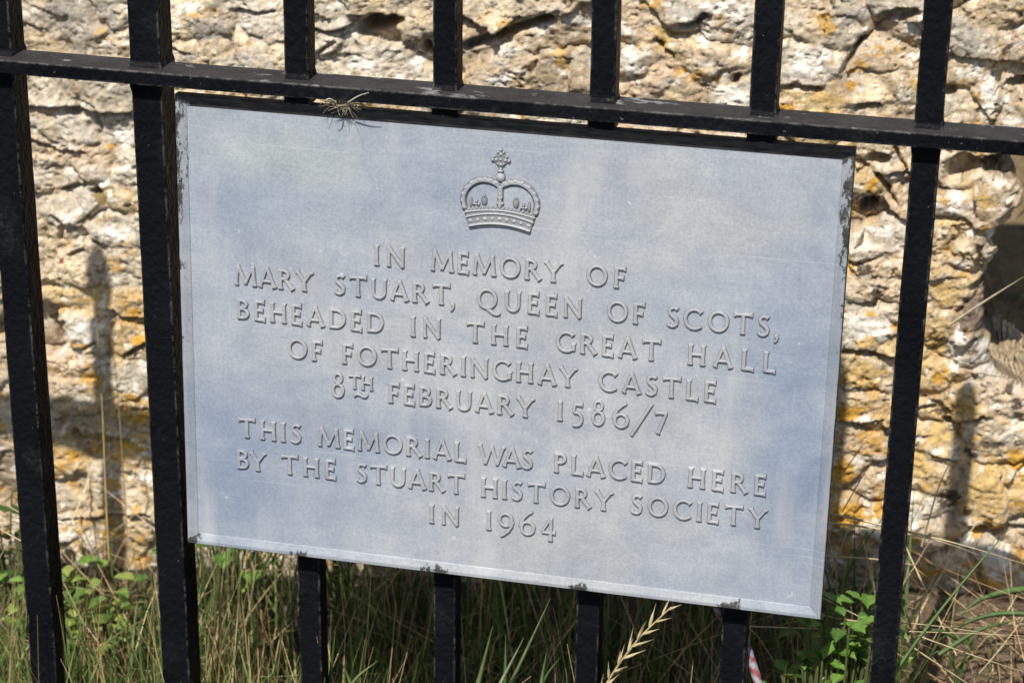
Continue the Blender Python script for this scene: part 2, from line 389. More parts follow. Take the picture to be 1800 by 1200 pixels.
# lichen and staining: px, py, rx, ry, rotation, colour, softness
PATCH = [(882, 138, 26, 11, -15, WH), (1108, 105, 15, 26, 0, WH), (1288, 162, 26, 17, 5, WH), (1270, 8, 30, 9, 0, WH), (1425, 105, 34, 20, -20, WH), (1742, 160, 13, 34, 6, WH), (1312, 70, 6, 26, 5, WH),
         (1530, 570, 48, 24, 4, WH), (1526, 592, 22, 12, 0, OC), (1533, 545, 13, 6, 0, OR), (1683, 345, 13, 20, 5, WH), (1712, 350, 9, 6, 15, WH), (1685, 600, 10, 36, 4, WH), (1748, 972, 28, 30, 0, WH), (1610, 900, 12, 22, 0, WH), (1535, 912, 14, 10, 0, WH),
         (1555, 402, 20, 12, 0, WH), (1535, 318, 8, 14, 0, OR), (1500, 715, 26, 9, -15, OR), (1480, 820, 28, 22, 0, OR), (1492, 895, 36, 22, 0, OR), (1545, 885, 8, 24, 0, OR), (1735, 335, 16, 20, 0, OC), (1745, 850, 46, 50, 0, OC), (1745, 925, 30, 9, 0, OR), (1690, 705, 36, 18, 0, OC),
         (1650, 760, 16, 20, 0, OC), (1790, 800, 20, 20, 0, OR), (1620, 810, 18, 20, 0, OC), (1650, 1000, 14, 12, 0, OR), (1520, 650, 36, 24, 0, OC), (1665, 505, 22, 20, 0, OC), (1640, 600, 20, 30, 0, OC), (1650, 655, 14, 10, 0, OR), (1745, 1012, 26, 8, 0, OR),
         (895, 35, 18, 8, 0, OC), (985, 90, 10, 8, 0, OC), (1495, 145, 11, 9, 0, OR), (1460, 170, 24, 14, 0, OC), (1385, 185, 14, 10, 0, OR), (1170, 60, 24, 20, 0, OC), (195, 258, 11, 4, 15, OR), (180, 345, 16, 12, 0, MO), (160, 525, 26, 7, -8, OC), (240, 545, 12, 9, 0, OR), (250, 592, 12, 12, 0, OR),
         (240, 692, 18, 9, 0, OR), (250, 725, 20, 16, 10, OR), (180, 775, 90, 9, 0, MO), (130, 798, 34, 8, 0, OR), (230, 785, 26, 9, 0, OR), (203, 850, 18, 13, 0, OR), (203, 850, 9, 6, 0, OC), (260, 855, 9, 8, 0, OC), (130, 930, 28, 7, 0, OR), (215, 938, 34, 6, 0, OR), (245, 890, 9, 7, 0, OR),
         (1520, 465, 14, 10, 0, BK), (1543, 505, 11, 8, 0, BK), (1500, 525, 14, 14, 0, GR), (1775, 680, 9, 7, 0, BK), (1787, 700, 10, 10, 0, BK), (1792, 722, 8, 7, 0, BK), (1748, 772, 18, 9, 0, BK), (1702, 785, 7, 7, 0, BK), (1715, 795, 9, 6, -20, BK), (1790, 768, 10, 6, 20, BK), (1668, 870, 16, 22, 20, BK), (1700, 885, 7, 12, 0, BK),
         (1715, 555, 24, 46, 0, (.21, .165, .125)), (1715, 520, 8, 8, 0, TN), (1705, 575, 9, 8, 0, TN), (1725, 590, 8, 6, 0, TN), (1720, 545, 6, 6, 0, WH), (110, 20, 40, 22, 0, GR), (190, 30, 20, 30, 0, GR), (215, 240, 16, 20, 0, WH), (180, 320, 16, 8, -20, WH), (205, 408, 34, 12, -5, WH), (145, 580, 24, 20, 0, WH), (125, 935, 20, 12, 0, WH),
         (370, 50, 40, 26, 0, GR), (735, 115, 14, 12, 0, WH), (640, 110, 30, 12, 0, WH), (1240, 60, 14, 10, 0, WH), (1700, 60, 30, 24, 0, GR), (1215, 12, 26, 14, 0, GR), (1500, 25, 22, 14, 0, GR), (112, 457, 5, 4, 0, (.22, .05, .04))]




KPX = 0.47                                   # millimetres on the wall per photo pixel
END = [(1900, -200), (1885, 0), (1880, 240), (1800, 262), (1732, 272), (1722, 288), (1735, 300), (1790, 312), (1796, 345), (1772, 385), (1746, 396), (1742, 418), (1752, 432), (1744, 455), (1728, 480), (1724, 520), (1722, 560), (1730, 610), (1734, 645), (1762, 668), (1830, 695), (1870, 760), (1890, 1000), (1900, 1300)]
ew = np.array([to_w(a, b) for a, b in END]); eo = np.argsort(ew[:, 1]); ew = ew[eo]

wx = axis([(-1400, -640, 9), (-640, -490, 3), (-490, -310, 1.5), (-310, 225, 1.9), (225, 500, 1.5)])
wz = axis([(-720, -640, 6), (-640, 20, 1.5), (20, 70, 4), (70, 141, 6)])
X, Z = np.meshgrid(wx, wz); shp = X.shape; X = X.ravel(); Z = Z.ravel()
wpx = X + 10 * fbm(X / 40, Z / 40, 31, 3) + 2.5 * noise(X / 9, Z / 9, 33); wpz = Z + 8 * fbm(X / 40, Z / 40, 41, 3) + 2.5 * noise(X / 9, Z / 9, 43)
F1 = np.full(len(X), 1e9); F2 = np.full(len(X), 1e9); ID = np.zeros(len(X), int)
for i, (sx, sz) in enumerate(seeds):
    msk = np.nonzero((np.abs(wpx - sx) < 170) & (np.abs(wpz - sz) < 130))[0]
    d = np.hypot((wpx[msk] - sx) / 1.35, wpz[msk] - sz)
    f1 = F1[msk]; f2 = F2[msk]; b = d < f1
    F2[msk] = np.where(b, f1, np.minimum(f2, d)); F1[msk] = np.where(b, d, f1); ID[msk[b]] = i
gap = F2 - F1
H = prot[ID] + tilt[ID, 0] * (X - seeds[ID, 0]) * .6 + tilt[ID, 1] * (Z - seeds[ID, 1])
joint = np.clip(-.02 + 1.15 * fbm(X / 55, Z / 55, 51, 3), 0.0, .85)          # many joints are nearly flush with mortar
H -= joint * 12 * (1 - sstep(0, 6, gap)) + 2.0 * (1 - sstep(0, 18, gap))
H += 4.5 * fbm(X / 48, Z / 36, 61, 3)
chunky = sstep(-20, 140, X)                 # separate rounded stones towards the right, a smoother face at the left
H += chunky * (7 * (1 - np.clip(F1 / 46, 0, 1.3) ** 2) - 5 * (1 - sstep(0, 6, gap)) * np.clip(.12 + 1.2 * fbm(X / 45, Z / 45, 57, 2), 0, 1))
rid = 1 - np.abs(fbm(X / 23, Z / 20, 71, 4)) * 2.2
H -= 3.2 * sstep(.86, .99, rid) * np.clip(.05 + 1.5 * fbm(X / 60, Z / 50, 75, 2), 0, 1)
crag = np.abs(fbm(X / 17, Z / 14, 77, 4, .58)); H += 2.0 * (crag - .25) * np.clip(.55 + 1.6 * fbm(X / 50, Z / 50, 79, 2), 0, 1.3)
def facets(cw, ch, seed):                    # broken faces: jittered cells, each a small tilted plane
    bd = np.full(len(X), 1e9); out = np.zeros(len(X)); xx = X + 4 * noise(X / 14, Z / 14, seed + 5); zz = Z + 3 * noise(X / 14, Z / 14, seed + 6)
    ix = np.floor(xx / cw); iz = np.floor(zz / ch)
    for dx in (-1, 0, 1):
        for dz in (-1, 0, 1):
            a, b = ix + dx, iz + dz; sx = (a + _hash(a, b, seed)) * cw; sz = (b + _hash(a, b, seed + 1)) * ch
            d = np.hypot((xx - sx) / cw, (zz - sz) / ch); m_ = d < bd; bd[m_] = d[m_]
            pl = (_hash(a, b, seed + 2) - .5) * 3 + (_hash(a, b, seed + 3) - .5) * .55 * (xx - sx) + (_hash(a, b, seed + 4) - .45) * .45 * (zz - sz); out[m_] = pl[m_]
    return out


H += facets(44, 28, 401) * np.clip(.5 + 1.2 * fbm(X / 80, Z / 70, 411, 2), 0, 1) + .55 * facets(17, 11, 421) * np.clip(.3 + 1.5 * fbm(X / 60, Z / 50, 431, 2), 0, 1)
det = fbm(X / 8, Z / 7, 81, 4, .66)
rough = np.clip(.62 + .9 * fbm(X / 55, Z / 55, 85, 2), .25, 1.4)
H += 2.3 * det * rough + 1.5 * fbm(X / 3.4, Z / 2.6, 91, 3, .6) * rough
pits = sstep(.30, .55, fbm(X / 6.5, Z / 4.6, 95, 3)); H -= 5.0 * pits * rough
nz = 5 * fbm(X / 14, Z / 14, 101, 3)
for px, py, rx, ry, rot, dep in HOLES:
    cx, cz = to_w(px, py); a = R(-rot); dx = X - cx + nz; dz = Z - cz + nz * .6
    u = (dx * math.cos(a) + dz * math.sin(a)) / (rx * KPX); v = (-dx * math.sin(a) + dz * math.cos(a)) / (ry * KPX * 1.08)
    H -= dep * (1 - sstep(.62, 1.12, np.hypot(u, v)))
for pts, wd, dep in CRACKS:
    P = [to_w(*p) for p in pts]; best = np.full(len(X), 1e9); sgn = np.zeros(len(X))
    xx = X + nz * .55; zz = Z + nz * .45
    for (ax, az), (bx, bz) in zip(P[:-1], P[1:]):
        L2 = (bx - ax) ** 2 + (bz - az) ** 2; t = np.clip(((xx - ax) * (bx - ax) + (zz - az) * (bz - az)) / L2, 0, 1)
        d = np.hypot(xx - ax - t * (bx - ax), zz - az - t * (bz - az)); up = zz - az - t * (bz - az)
        b = d < best; best[b] = d[b]; sgn[b] = up[b]
    wm = wd * KPX * 1.15
    H -= dep * (1 - sstep(.35 * wm, 1.25 * wm, best))
    H += .45 * dep * np.exp(-((sgn - 2.2 * wm) / (2.2 * wm)) ** 2) * (best < 6 * wm) * np.exp(-(best / (4 * wm)) ** 2)   # stone above juts over the crack
xe = np.interp(Z, ew[:, 1], ew[:, 0]) + 4.5 * fbm(X / 16, Z / 10, 111, 4) - X
H -= 14 * (1 - sstep(-3, 12, xe)) + 6 * (1 - sstep(-3, 4, xe)) + 3 * noise(X / 5, Z / 4, 119) * (xe < 12)
# colour of each stone, weathering and lichen
vn = fbm(X / 38, Z / 30, 121, 4); vn2 = fbm(X / 11, Z / 9, 131, 4, .6)
C = scol[ID] * (1 + .10 * RNG.normal(size=(len(seeds), 1))[ID])
mort = (1 - sstep(1.0, 8, gap)); C = C * (1 - .55 * mort[:, None]) + .55 * mort[:, None] * np.array([.50, .40, .28])
C = C * (1 + .30 * vn2[:, None] + .15 * vn[:, None])
def lay(mask, colr, k=1.0):
    global C
    mk = (np.clip(mask, 0, 1) * k)[:, None]; C = C * (1 - mk) + mk * np.array(colr)
lay(sstep(.18, .42, fbm(X / 30, Z / 22, 141, 5, .6)), (.66, .62, .55), .6)
lay(sstep(.30, .5, fbm(X / 26, Z / 20, 151, 5, .6)), (.60, .45, .23), .5)
lay(sstep(.42, .50, fbm(X / 34, Z / 24, 161, 5, .66) + .19 * sstep(-250, -520, Z) - .10 * sstep(60, -120, X) * sstep(-350, -200, Z)), OR, .75)
lay(sstep(.02, .34, fbm(X / 40, Z / 30, 167, 5, .6)) * sstep(60, -200, X) * sstep(-330, -180, Z), (.66, .635, .575), .6)
lay(sstep(.38, .44, fbm(X / 28, Z / 20, 165, 5, .66)), WH, .7)
lay(sstep(.34, .46, fbm(X / 6, Z / 5, 171, 4, .65)), (.20, .165, .12), .7)
lay(sstep(.36, .48, fbm(X / 7, Z / 6, 173, 4, .65)), (.72, .69, .62), .6)
lay(sstep(.20, .5, fbm(X / 55, Z / 40, 175, 4)), (.50, .47, .41), .45)
lay(sstep(.30, .5, fbm(X / 20, Z / 14, 181, 4)), (.33, .29, .23), .5)
for px, py, rx, ry, rot, colr in PATCH:
    cx, cz = to_w(px, py); a = R(-rot)
    m_ = (np.abs(X - cx) < 70) & (np.abs(Z - cz) < 70)
    dx = (X - cx)[m_]; dz = (Z - cz)[m_]
    u = (dx * math.cos(a) + dz * math.sin(a)) / (rx * KPX); v = (-dx * math.sin(a) + dz * math.cos(a)) / (ry * KPX * 1.08)
    q = np.hypot(u, v) + .9 * fbm(X[m_] / 13, Z[m_] / 11, int(px) % 97 + 200, 5, .65)
    mk = np.zeros(len(X)); mk[m_] = (1 - sstep(.92, 1.0, q)) * sstep(-.62, -.30, fbm(X[m_] / 7, Z[m_] / 6, int(py) % 89 + 500, 4, .65)); lay(mk, colr, .92)
C = C * (1 + .12 * det[:, None]) * np.array([1.0, .965, .925])
H -= 45 * sstep(105, 142, Z + 12 * noise(X / 40, Z / 40, 601)) ** 2; Z = Z + 14 * fbm(X / 70, X * 0 + .5, 603, 3) * sstep(70, 141, Z)
V = np.stack([X / 1000, wall_y(X / 1000) - H / 1000, Z / 1000 + ZR], -1)
F = grid_faces(shp[1], shp[0])
F = F[np.all(xe[F] > -1.5, axis=1)]
top = np.arange(len(X)).reshape(shp)[-1]                                  # flat top going back
tv = V[top].copy(); tv[:, 1] = .50
V2 = np.concatenate([V, tv]); n0 = len(V)
tf = np.stack([top[:-1], top[1:], n0 + np.arange(1, len(top)), n0 + np.arange(len(top) - 1)], -1)
tf = tf[np.all(wx[np.stack([np.arange(len(top) - 1), np.arange(1, len(top))], -1)] < ew[-1, 0] - 8, axis=1)]
# broken end: the outline carried back into the wall's thickness, rough and slightly undercut
ed = np.concatenate([F[:, [0, 1]], F[:, [1, 2]], F[:, [2, 3]], F[:, [3, 0]]])
key = np.sort(ed, 1); _, first, cnt = np.unique(key, axis=0, return_index=True, return_counts=True)
be = ed[first[cnt == 1]]; be = be[np.all(np.abs(xe[be]) < 9, axis=1)]
bv = np.unique(be); bm = np.zeros(n0, int); bm[bv] = np.arange(len(bv)); NS = 16
side = [V[bv]]; fs = []; sc_ = [C[bv]]; n1 = len(V2)
for k in range(1, NS + 1):
    yy = k * .009
    q = V[bv].copy(); q[:, 1] += yy
    q[:, 0] += -.0016 * k + .006 * fbm(q[:, 2] * 45, np.full(len(bv), yy * 45), 301, 4)
    q[:, 2] += (.004 + .009 * k / NS) * fbm(q[:, 0] * 55 + q[:, 2] * 20, np.full(len(bv), yy * 55), 305, 4); side.append(q)
    sc_.append(np.array([.42, .33, .215]) * (1 + .9 * fbm(q[:, 2] * 60 + q[:, 0] * 60, np.full(len(bv), yy * 60), 311, 4))[:, None])
    a = n1 + (k - 2) * len(bv) + bm[be] if k > 1 else be; b = n1 + (k - 1) * len(bv) + bm[be]
    fs.append(np.stack([a[:, 1], a[:, 0], b[:, 0], b[:, 1]], -1))
V2 = np.concatenate([V2] + side[1:]); C2 = np.concatenate([C, C[top]] + sc_[1:])
tag(mesh_obj('rubble_stone_wall', V2, np.concatenate([F, tf] + fs), M_WALL, col=C2.clip(.02, .90)),
    'rough sunlit limestone rubble wall with orange and white lichen behind the iron railing', 'stone wall')

# ------------------------------------------------------------------ iron railing
rail_t = empty('iron_railing', (0, 0, 0))
tag(rail_t, 'black painted iron railing with square upright bars through one flat rail', 'railing')
SP = .11; PLZ0 = ZR - .0183                        # plaque's top edge height


def bar_section(wd, y0, y1, rad=.0014, nseg=3):
    pts = []
    for cx, cy, a0 in ((wd / 2 - rad, y0 + rad, -90), (wd / 2 - rad, y1 - rad, 0), (-wd / 2 + rad, y1 - rad, 90), (-wd / 2 + rad, y0 + rad, 180)):
        for k in range(nseg + 1):
            a = R(a0 + 90 * k / nseg); pts.append((cx + rad * math.cos(a), cy + rad * math.sin(a)))
    return np.array(pts)


def bar_mesh(x, wd, dep, spans, tip, seed, rust_z=None):
    V, F, RU = [], [], []
    for za, zb, point in spans:
        zs = np.unique(np.concatenate([np.arange(za, zb, .012), [zb], ZR + np.array([-.0150, -.0125, -.0105, .0, .0012, .0035])]))
        zs = zs[(zs >= za) & (zs <= zb)]
        sec = bar_section(wd, 0, dep); n = len(sec); c = sec.mean(0); off = len(V)
        for z in zs:
            g = 1 + .09 * math.exp(-(max(0, z - ZR) / .0022) ** 2) * (z >= ZR - .02) * (z < ZR + .02)   # paint-filled weld at the rail
            s = (sec - c) * g + c
            jx = .00035 * noise(np.array(z * 25.), np.array(seed * 3.1), 5); jy = .00035 * noise(np.array(z * 25.), np.array(seed * 3.1), 6)
            for p in s: V.append((x + p[0] + float(jx), p[1] + float(jy), z)); RU.append(0 if rust_z is None else float(np.clip((z - rust_z + .006) / .004, 0, 1)) if z < ZR - .1 else 0)
        m = len(zs)
        for r in range(m - 1):
            for k in range(n):
                k2 = (k + 1) % n; F.append((off + r * n + k, off + r * n + k2, off + (r + 1) * n + k2, off + (r + 1) * n + k))
        F.append(tuple(off + k for k in reversed(range(n))))
        if point:
            V.append((x, dep / 2, zb + .035)); RU.append(0)
            for k in range(n): F.append((off + (m - 1) * n + k, off + (m - 1) * n + (k + 1) % n, len(V) - 1))
        else:
            F.append(tuple(off + (m - 1) * n + k for k in range(n)))
    return V, F, RU


TOPZ = ZR + .145
bars = [(-4, .0180, .0182, 0), (1, .0226, .0241, 1), (2, .0230, .0262, 1), (3, .0177, .0182, 2), (4, .0172, .0182, 2), (5, .0176, .0182, 2), (6, .0184, .0182, 2), (7, .0184, .0182, 0), (8, .0184, .0182, 0)]
for i, (idx, wd, dep, kind) in enumerate(bars):
    xi = (idx - 4) * SP - (.0031 if idx == 1 else 0)
    if i == 0: xi = -.443
    xi += {3: .0023, 4: -.0006}.get(idx, 0) if i else 0
    if kind == 2:
        sp = [(-.08, ZR - .335, False), (PLZ0 - .0002, TOPZ, True)]
        v, f, ru = bar_mesh(xi, wd, dep, sp[:1], True, i, ZR - .371)   # stub welded under the plaque, rusty at the weld
        mesh_obj('bar', v, f, M_PAINT, rail_t, smooth=False, attrs={'rust': ru})
        v, f, ru = bar_mesh(xi, wd, dep, sp[1:], True, i)
    else:
        v, f, ru = bar_mesh(xi, wd, dep, [(-.08, TOPZ + (.035 if kind == 1 else 0), True)], True, i)
    mesh_obj('post' if kind == 1 else 'bar', v, f, M_PAINT, rail_t, smooth=False, attrs={'rust': ru})
# flat rail: long rounded box with slightly uneven surface
sec = bar_section(.0104, -.0106, .0196, .0012, 3)            # (z-width, y)
xs = np.arange(-1.3, 1.301, .02); n = len(sec); v = []; f = []
for r_, x in enumerate(xs):
    dz = .0006 * float(noise(np.array(x * 6), np.array(.5), 8)); dy = .0005 * float(noise(np.array(x * 7), np.array(.5), 9))
    for p in sec: v.append((x, p[1] + dy, ZR - .0052 + p[0] + dz))
    if r_:
        for k in range(n):
            k2 = (k + 1) % n; f.append(((r_ - 1) * n + k, (r_ - 1) * n + k2, r_ * n + k2, r_ * n + k))
f.append(tuple(range(n))); f.append(tuple((len(xs) - 1) * n + k for k in reversed(range(n))))
mesh_obj('rail', v, [tuple(reversed(q)) for q in f], M_PAINT, rail_t, smooth=False, attrs={'rust': [0] * len(v)})

# ------------------------------------------------------------------ memorial plaque
PW, PH, TILT = .48254, .35155, .04285
plq = empty('memorial_plaque', (.04250, -.0080, ZR - .19379)); plq.rotation_euler = (-TILT, 0, 0)
tag(plq, 'pale grey cast metal memorial plaque with raised crown and lettering on the railing', 'plaque')
hx, hz = PW / 2, PH / 2; RIM, CH, REC, TH = .0029, .0054, .0025, .0082
PX, PZ = hx - RIM - CH, hz - RIM - CH


def plate_tint(x, z):                                        # bluish and pale weathering clouds of the casting
    x = np.asarray(x) * 1000; z = np.asarray(z) * 1000
    c = np.array([.302, .326, .364]) + np.zeros(x.shape + (3,))
    def blob(cx, cz, rx, rz, colr, k):
        nonlocal c
        q = np.hypot((x - cx) / rx, (z - cz) / rz) + .55 * fbm(x / 55 + cx, z / 40, 7, 4)
        m_ = (k * np.exp(-q ** 2 * 1.2))[..., None]; c = c * (1 - m_) + m_ * np.array(colr)
    BL = (.185, .228, .305); PA = (.362, .370, .372); GN = (.365, .392, .368)
    for b in ((215, -60, 40, 110, BL, .9), (-205, -110, 60, 70, BL, .75), (-190, 105, 50, 40, BL, .6), (-60, 120, 45, 40, BL, .55), (200, 70, 50, 70, BL, .55), (-100, -75, 60, 40, BL, .5), (40, -150, 60, 20, BL, .25),
              (140, 120, 90, 45, PA, .8), (30, -140, 120, 40, PA, .8), (0, 40, 110, 60, PA, .75), (120, -30, 60, 60, PA, .5), (-150, 20, 50, 60, PA, .35), (60, -60, 110, 50, PA, .5), (-165, 135, 60, 22, GN, .7), (-60, -20, 80, 40, PA, .5)):
        blob(*b)
    return c * (1 + .10 * fbm(x / 60, z / 45, 17, 4))[..., None]


u = np.linspace(-PX, PX, 121); v_ = np.linspace(-PZ, PZ, 91); U, W_ = np.meshgrid(u, v_)
mesh_obj('panel', np.stack([U, np.full_like(U, REC), W_], -1).reshape(-1, 3), grid_faces(121, 91), M_PANEL, plq, col=plate_tint(U, W_).reshape(-1, 3))
# frame: outer side, flat rim, inner chamfer, back
prof = [(0.0, TH), (0.0, .0006), (.0006, 0.0), (RIM, 0.0), (RIM + CH * .93, REC - .0006), (RIM + CH + .0004, REC + .0004)]
per = []
for side in range(4):
    for k in range(60): per.append((side, k / 60))
v, f, col, pa = [], [], [], []
for side, t in per:
    for ins, y in prof:
        a, b = hx - ins, hz - ins
        p = [(-a + 2 * a * t, -b), (a, -b + 2 * b * t), (a - 2 * a * t, b), (-a, b - 2 * b * t)][side]
        v.append((p[0], y, p[1])); xx, zz = p[0] * 1000, p[1] * 1000
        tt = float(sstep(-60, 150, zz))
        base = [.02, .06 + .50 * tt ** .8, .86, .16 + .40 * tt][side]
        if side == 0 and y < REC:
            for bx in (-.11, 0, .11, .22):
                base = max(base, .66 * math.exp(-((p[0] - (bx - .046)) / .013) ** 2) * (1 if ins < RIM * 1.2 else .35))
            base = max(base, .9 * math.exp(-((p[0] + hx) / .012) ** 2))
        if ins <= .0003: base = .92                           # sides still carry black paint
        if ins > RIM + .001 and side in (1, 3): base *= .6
        pa.append(base)
col = plate_tint(np.array([q[0] for q in v]), np.array([q[2] for q in v])) * np.array([.90, .885, .85])
np_, npt = len(prof), len(per)
for i in range(npt):
    j = (i + 1) % npt
    for k in range(np_ - 1): f.append((i * np_ + k, j * np_ + k, j * np_ + k + 1, i * np_ + k + 1))
bk = [len(v) + i for i in range(4)]
v += [(-hx, TH, -hz), (hx, TH, -hz), (hx, TH, hz), (-hx, TH, hz)]; pa += [1] * 4; col = np.concatenate([col, np.full((4, 3), .1)])
f.append((bk[3], bk[2], bk[1], bk[0]))
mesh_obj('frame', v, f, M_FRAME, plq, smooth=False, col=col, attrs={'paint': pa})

# ---- lettering: drawn as pen strokes, turned into rounded cast relief through a distance field
TK, TN_ = .178, .138                                        # thick and thin strokes, in cap heights


def stroke(pts, wd, fa=1.0, fb=1.0, n=16):
    P = np.array(pts, float)
    if len(P) == 2: P = P[0] + (P[1] - P[0]) * np.linspace(0, 1, n)[:, None]
    d = np.gradient(P, axis=0); d /= np.linalg.norm(d, axis=1)[:, None] + 1e-9; nrm = np.stack([-d[:, 1], d[:, 0]], 1)
    s = np.concatenate([[0], np.cumsum(np.linalg.norm(np.diff(P, axis=0), axis=1))]); L = s[-1]
    wv = np.full(len(P), wd) if np.isscalar(wd) else np.interp(s / L, np.linspace(0, 1, len(wd)), wd)
    wv = wv * (1 + (fa - 1) * np.exp(-(s / .085) ** 2) + (fb - 1) * np.exp(-((L - s) / .085) ** 2))
    return [np.concatenate([P + nrm * wv[:, None] / 2, (P - nrm * wv[:, None] / 2)[::-1]])]


def arcp(cx, cy, rx, ry, a0, a1, n=28):
    a = np.radians(np.linspace(a0, a1, n)); return np.stack([cx + rx * np.cos(a), cy + ry * np.sin(a)], 1)


def ring(cx, cy, rx, ry, thick=TK, thin=TN_):               # closed bowl: outer minus inner
    a = np.linspace(0, 2 * np.pi, 48, endpoint=False)
    o = np.stack([cx + rx * np.cos(a), cy + ry * np.sin(a)], 1)
    i = np.stack([cx + (rx - thick) * np.cos(a + .12), cy + (ry - thin * .92) * np.sin(a + .12)], 1)
    return [('ring', o, i)]


def bowl(x0, x1, y0, y1, wt=TK, wn=TN_):                    # D / P / R / B bowl from the stem and back
    ym = (y0 + y1) / 2; ry = (y1 - y0) / 2 - wn / 2; xs_ = x0 + (x1 - x0) * .38
    c = np.concatenate([[(x0, y1 - wn / 2)], arcp(xs_, ym, x1 - wt / 2 - xs_, ry, 90, -90, 22), [(x0, y0 + wn / 2)]])
    return stroke(c, [wn, wn, wt, wn, wn])


def V_(x, fa=1.5, fb=1.5, y0=0, y1=1, wd=TK): return stroke([(x, y0), (x, y1)], wd, fa, fb)
def Hh(x0, x1, y, fb=1.6, wd=TN_): return stroke([(x0, y), (x1, y)], wd, 1, fb)


G = {}
G['I'] = (.22, V_(.11))
G['H'] = (.80, V_(.11) + V_(.69) + Hh(.11, .69, .52, 1))
G['E'] = (.56, V_(.11, 1.25, 1.25) + Hh(.05, .53, .95, 2.0) + Hh(.11, .46, .52, 1.7) + Hh(.05, .56, .05, 2.0))
G['F'] = (.54, V_(.11, 1.5, 1.25) + Hh(.05, .54, .95, 2.0) + Hh(.11, .46, .50, 1.7))
G['L'] = (.58, V_(.11, 1.25, 1.5) + Hh(.05, .58, .05, 2.1))
G['T'] = (.86, V_(.43, 1.45, 1.0) + stroke([(.0, .93), (.86, .96)], TN_, 2.0, 1.9))
G['N'] = (.84, V_(.10, 1.5, 1.1, wd=TN_) + V_(.76, 1.0, 1.5, wd=TN_) + stroke([(.05, .98), (.78, .0)], TK, 1, 1))
G['M'] = (1.06, stroke([(.08, 0), (.16, 1)], TN_, 1.6, 1.1) + stroke([(.15, 1), (.53, .08)], TK) + stroke([(.53, .08), (.90, 1)], TN_) + stroke([(.90, 1), (.98, 0)], TK, 1.1, 1.5))
G['A'] = (.86, stroke([(.07, 0), (.41, 1)], TN_, 1.7, 1) + stroke([(.41, 1.02), (.79, 0)], TK, 1, 1.5) + Hh(.2, .64, .32, 1))
G['Y'] = (.86, V_(.43, 1.5, 1, 0, .50) + stroke([(.43, .44), (.07, .99)], TK, 1, 1.4) + stroke([(.43, .44), (.80, .99)], TN_, 1, 1.8))
G['W'] = (1.30, stroke([(.06, 1), (.36, .02)], TK, 1.4, 1) + stroke([(.36, .02), (.66, .98)], TN_) + stroke([(.64, .98), (.94, .02)], TK, 1, 1) + stroke([(.94, .02), (1.24, 1)], TN_, 1, 1.6))
G['U'] = (.80, stroke(np.concatenate([[(.11, 1), (.11, .8), (.11, .6)], arcp(.40, .36, .29, .32, 180, 360, 20), [(.69, .6), (.69, .8), (.69, 1)]]), [TK, TK, TN_, TN_ * .95, TN_], 1.4, 1.5))
G['O'] = (.98, ring(.49, .5, .49, .515))
G['Q'] = (1.04, ring(.49, .5, .49, .515) + stroke([(.50, .02), (.64, -.06), (.80, -.19), (1.0, -.22), (1.14, -.17)], [TN_, TK, TK, TN_, TN_ * .6]))
G['C'] = (.84, stroke(arcp(.47, .5, .42, .46, 42, 318, 40), [TN_ * 1.05, TN_, TK, TK, TN_, TN_ * 1.05], 1.6, 1.25))
G['G'] = (.88, stroke(arcp(.47, .5, .42, .46, 42, 335, 40), [TN_ * 1.05, TN_, TK, TK, TN_, TN_], 1.6, 1.0) + V_(.80, 1.0, 1.5, .08, .47, TK))
G['D'] = (.84, V_(.11, 1.2, 1.2) + bowl(.05, .84, 0, 1))
G['P'] = (.60, V_(.11, 1.5, 1.2) + bowl(.05, .60, .44, 1))
G['B'] = (.64, V_(.11, 1.2, 1.2) + bowl(.05, .57, .50, 1) + bowl(.05, .64, 0, .58))
G['R'] = (.76, V_(.11, 1.5, 1.2) + bowl(.05, .58, .45, 1) + stroke([(.34, .50), (.72, .0)], TK, 1, 1.5))
G['S'] = (.52, stroke([(.46, .86), (.37, .935), (.27, .95), (.15, .90), (.09, .79), (.12, .66), (.25, .55), (.37, .45), (.45, .33), (.44, .17), (.33, .07), (.22, .05), (.12, .08), (.05, .17)], [TN_, TN_, TK, TK * 1.1, TK, TN_, TN_], 1.5, 1.5))
G[','] = (.24, ring(.12, .06, .10, .10, .11, .11) + stroke([(.16, .06), (.17, -.06), (.12, -.18), (.02, -.26)], [.13, .11, .05], 1, 1))
G['1'] = (.30, V_(.16, 1.6, 1.1) + stroke([(.16, .97), (.04, .90)], .07, 1, 1))
G['5'] = (.58, stroke([(.16, 1.0), (.56, 1.0)], TN_ * 1.1, 1, 1.5) + stroke([(.18, 1.0), (.13, .58)], TN_) + stroke(np.concatenate([[(.13, .58)], arcp(.22, .27, .29, .33, 80, -115, 26)]), [TN_, TN_, TK, TK, TN_ * .8], 1, 1.2))
G['8'] = (.66, ring(.33, .95, .255, .30, TN_ * 1.05, TN_) + ring(.33, .33, .33, .385, TK * .95, TN_))
G['6'] = (.78, ring(.39, .33, .39, .385) + stroke([(.045, .38), (.08, .62), (.22, .88), (.42, 1.08), (.62, 1.22)], [TK, TN_ * 1.1, TN_ * .8], 1, 1))
G['9'] = (.78, ring(.39, .62, .39, .385) + stroke([(.735, .57), (.70, .33), (.56, .07), (.36, -.13), (.16, -.27)], [TK, TN_ * 1.1, TN_ * .8], 1, 1))
G['7'] = (.60, stroke([(.0, .93), (.58, .93)], TN_ * 1.1, 1.7, 1) + stroke([(.54, .95), (.17, -.12)], [TN_, TK], 1, 1.2))
G['/'] = (.95, stroke([(.03, -.36), (.95, 1.34)], TN_ * 1.1, 1, 1))
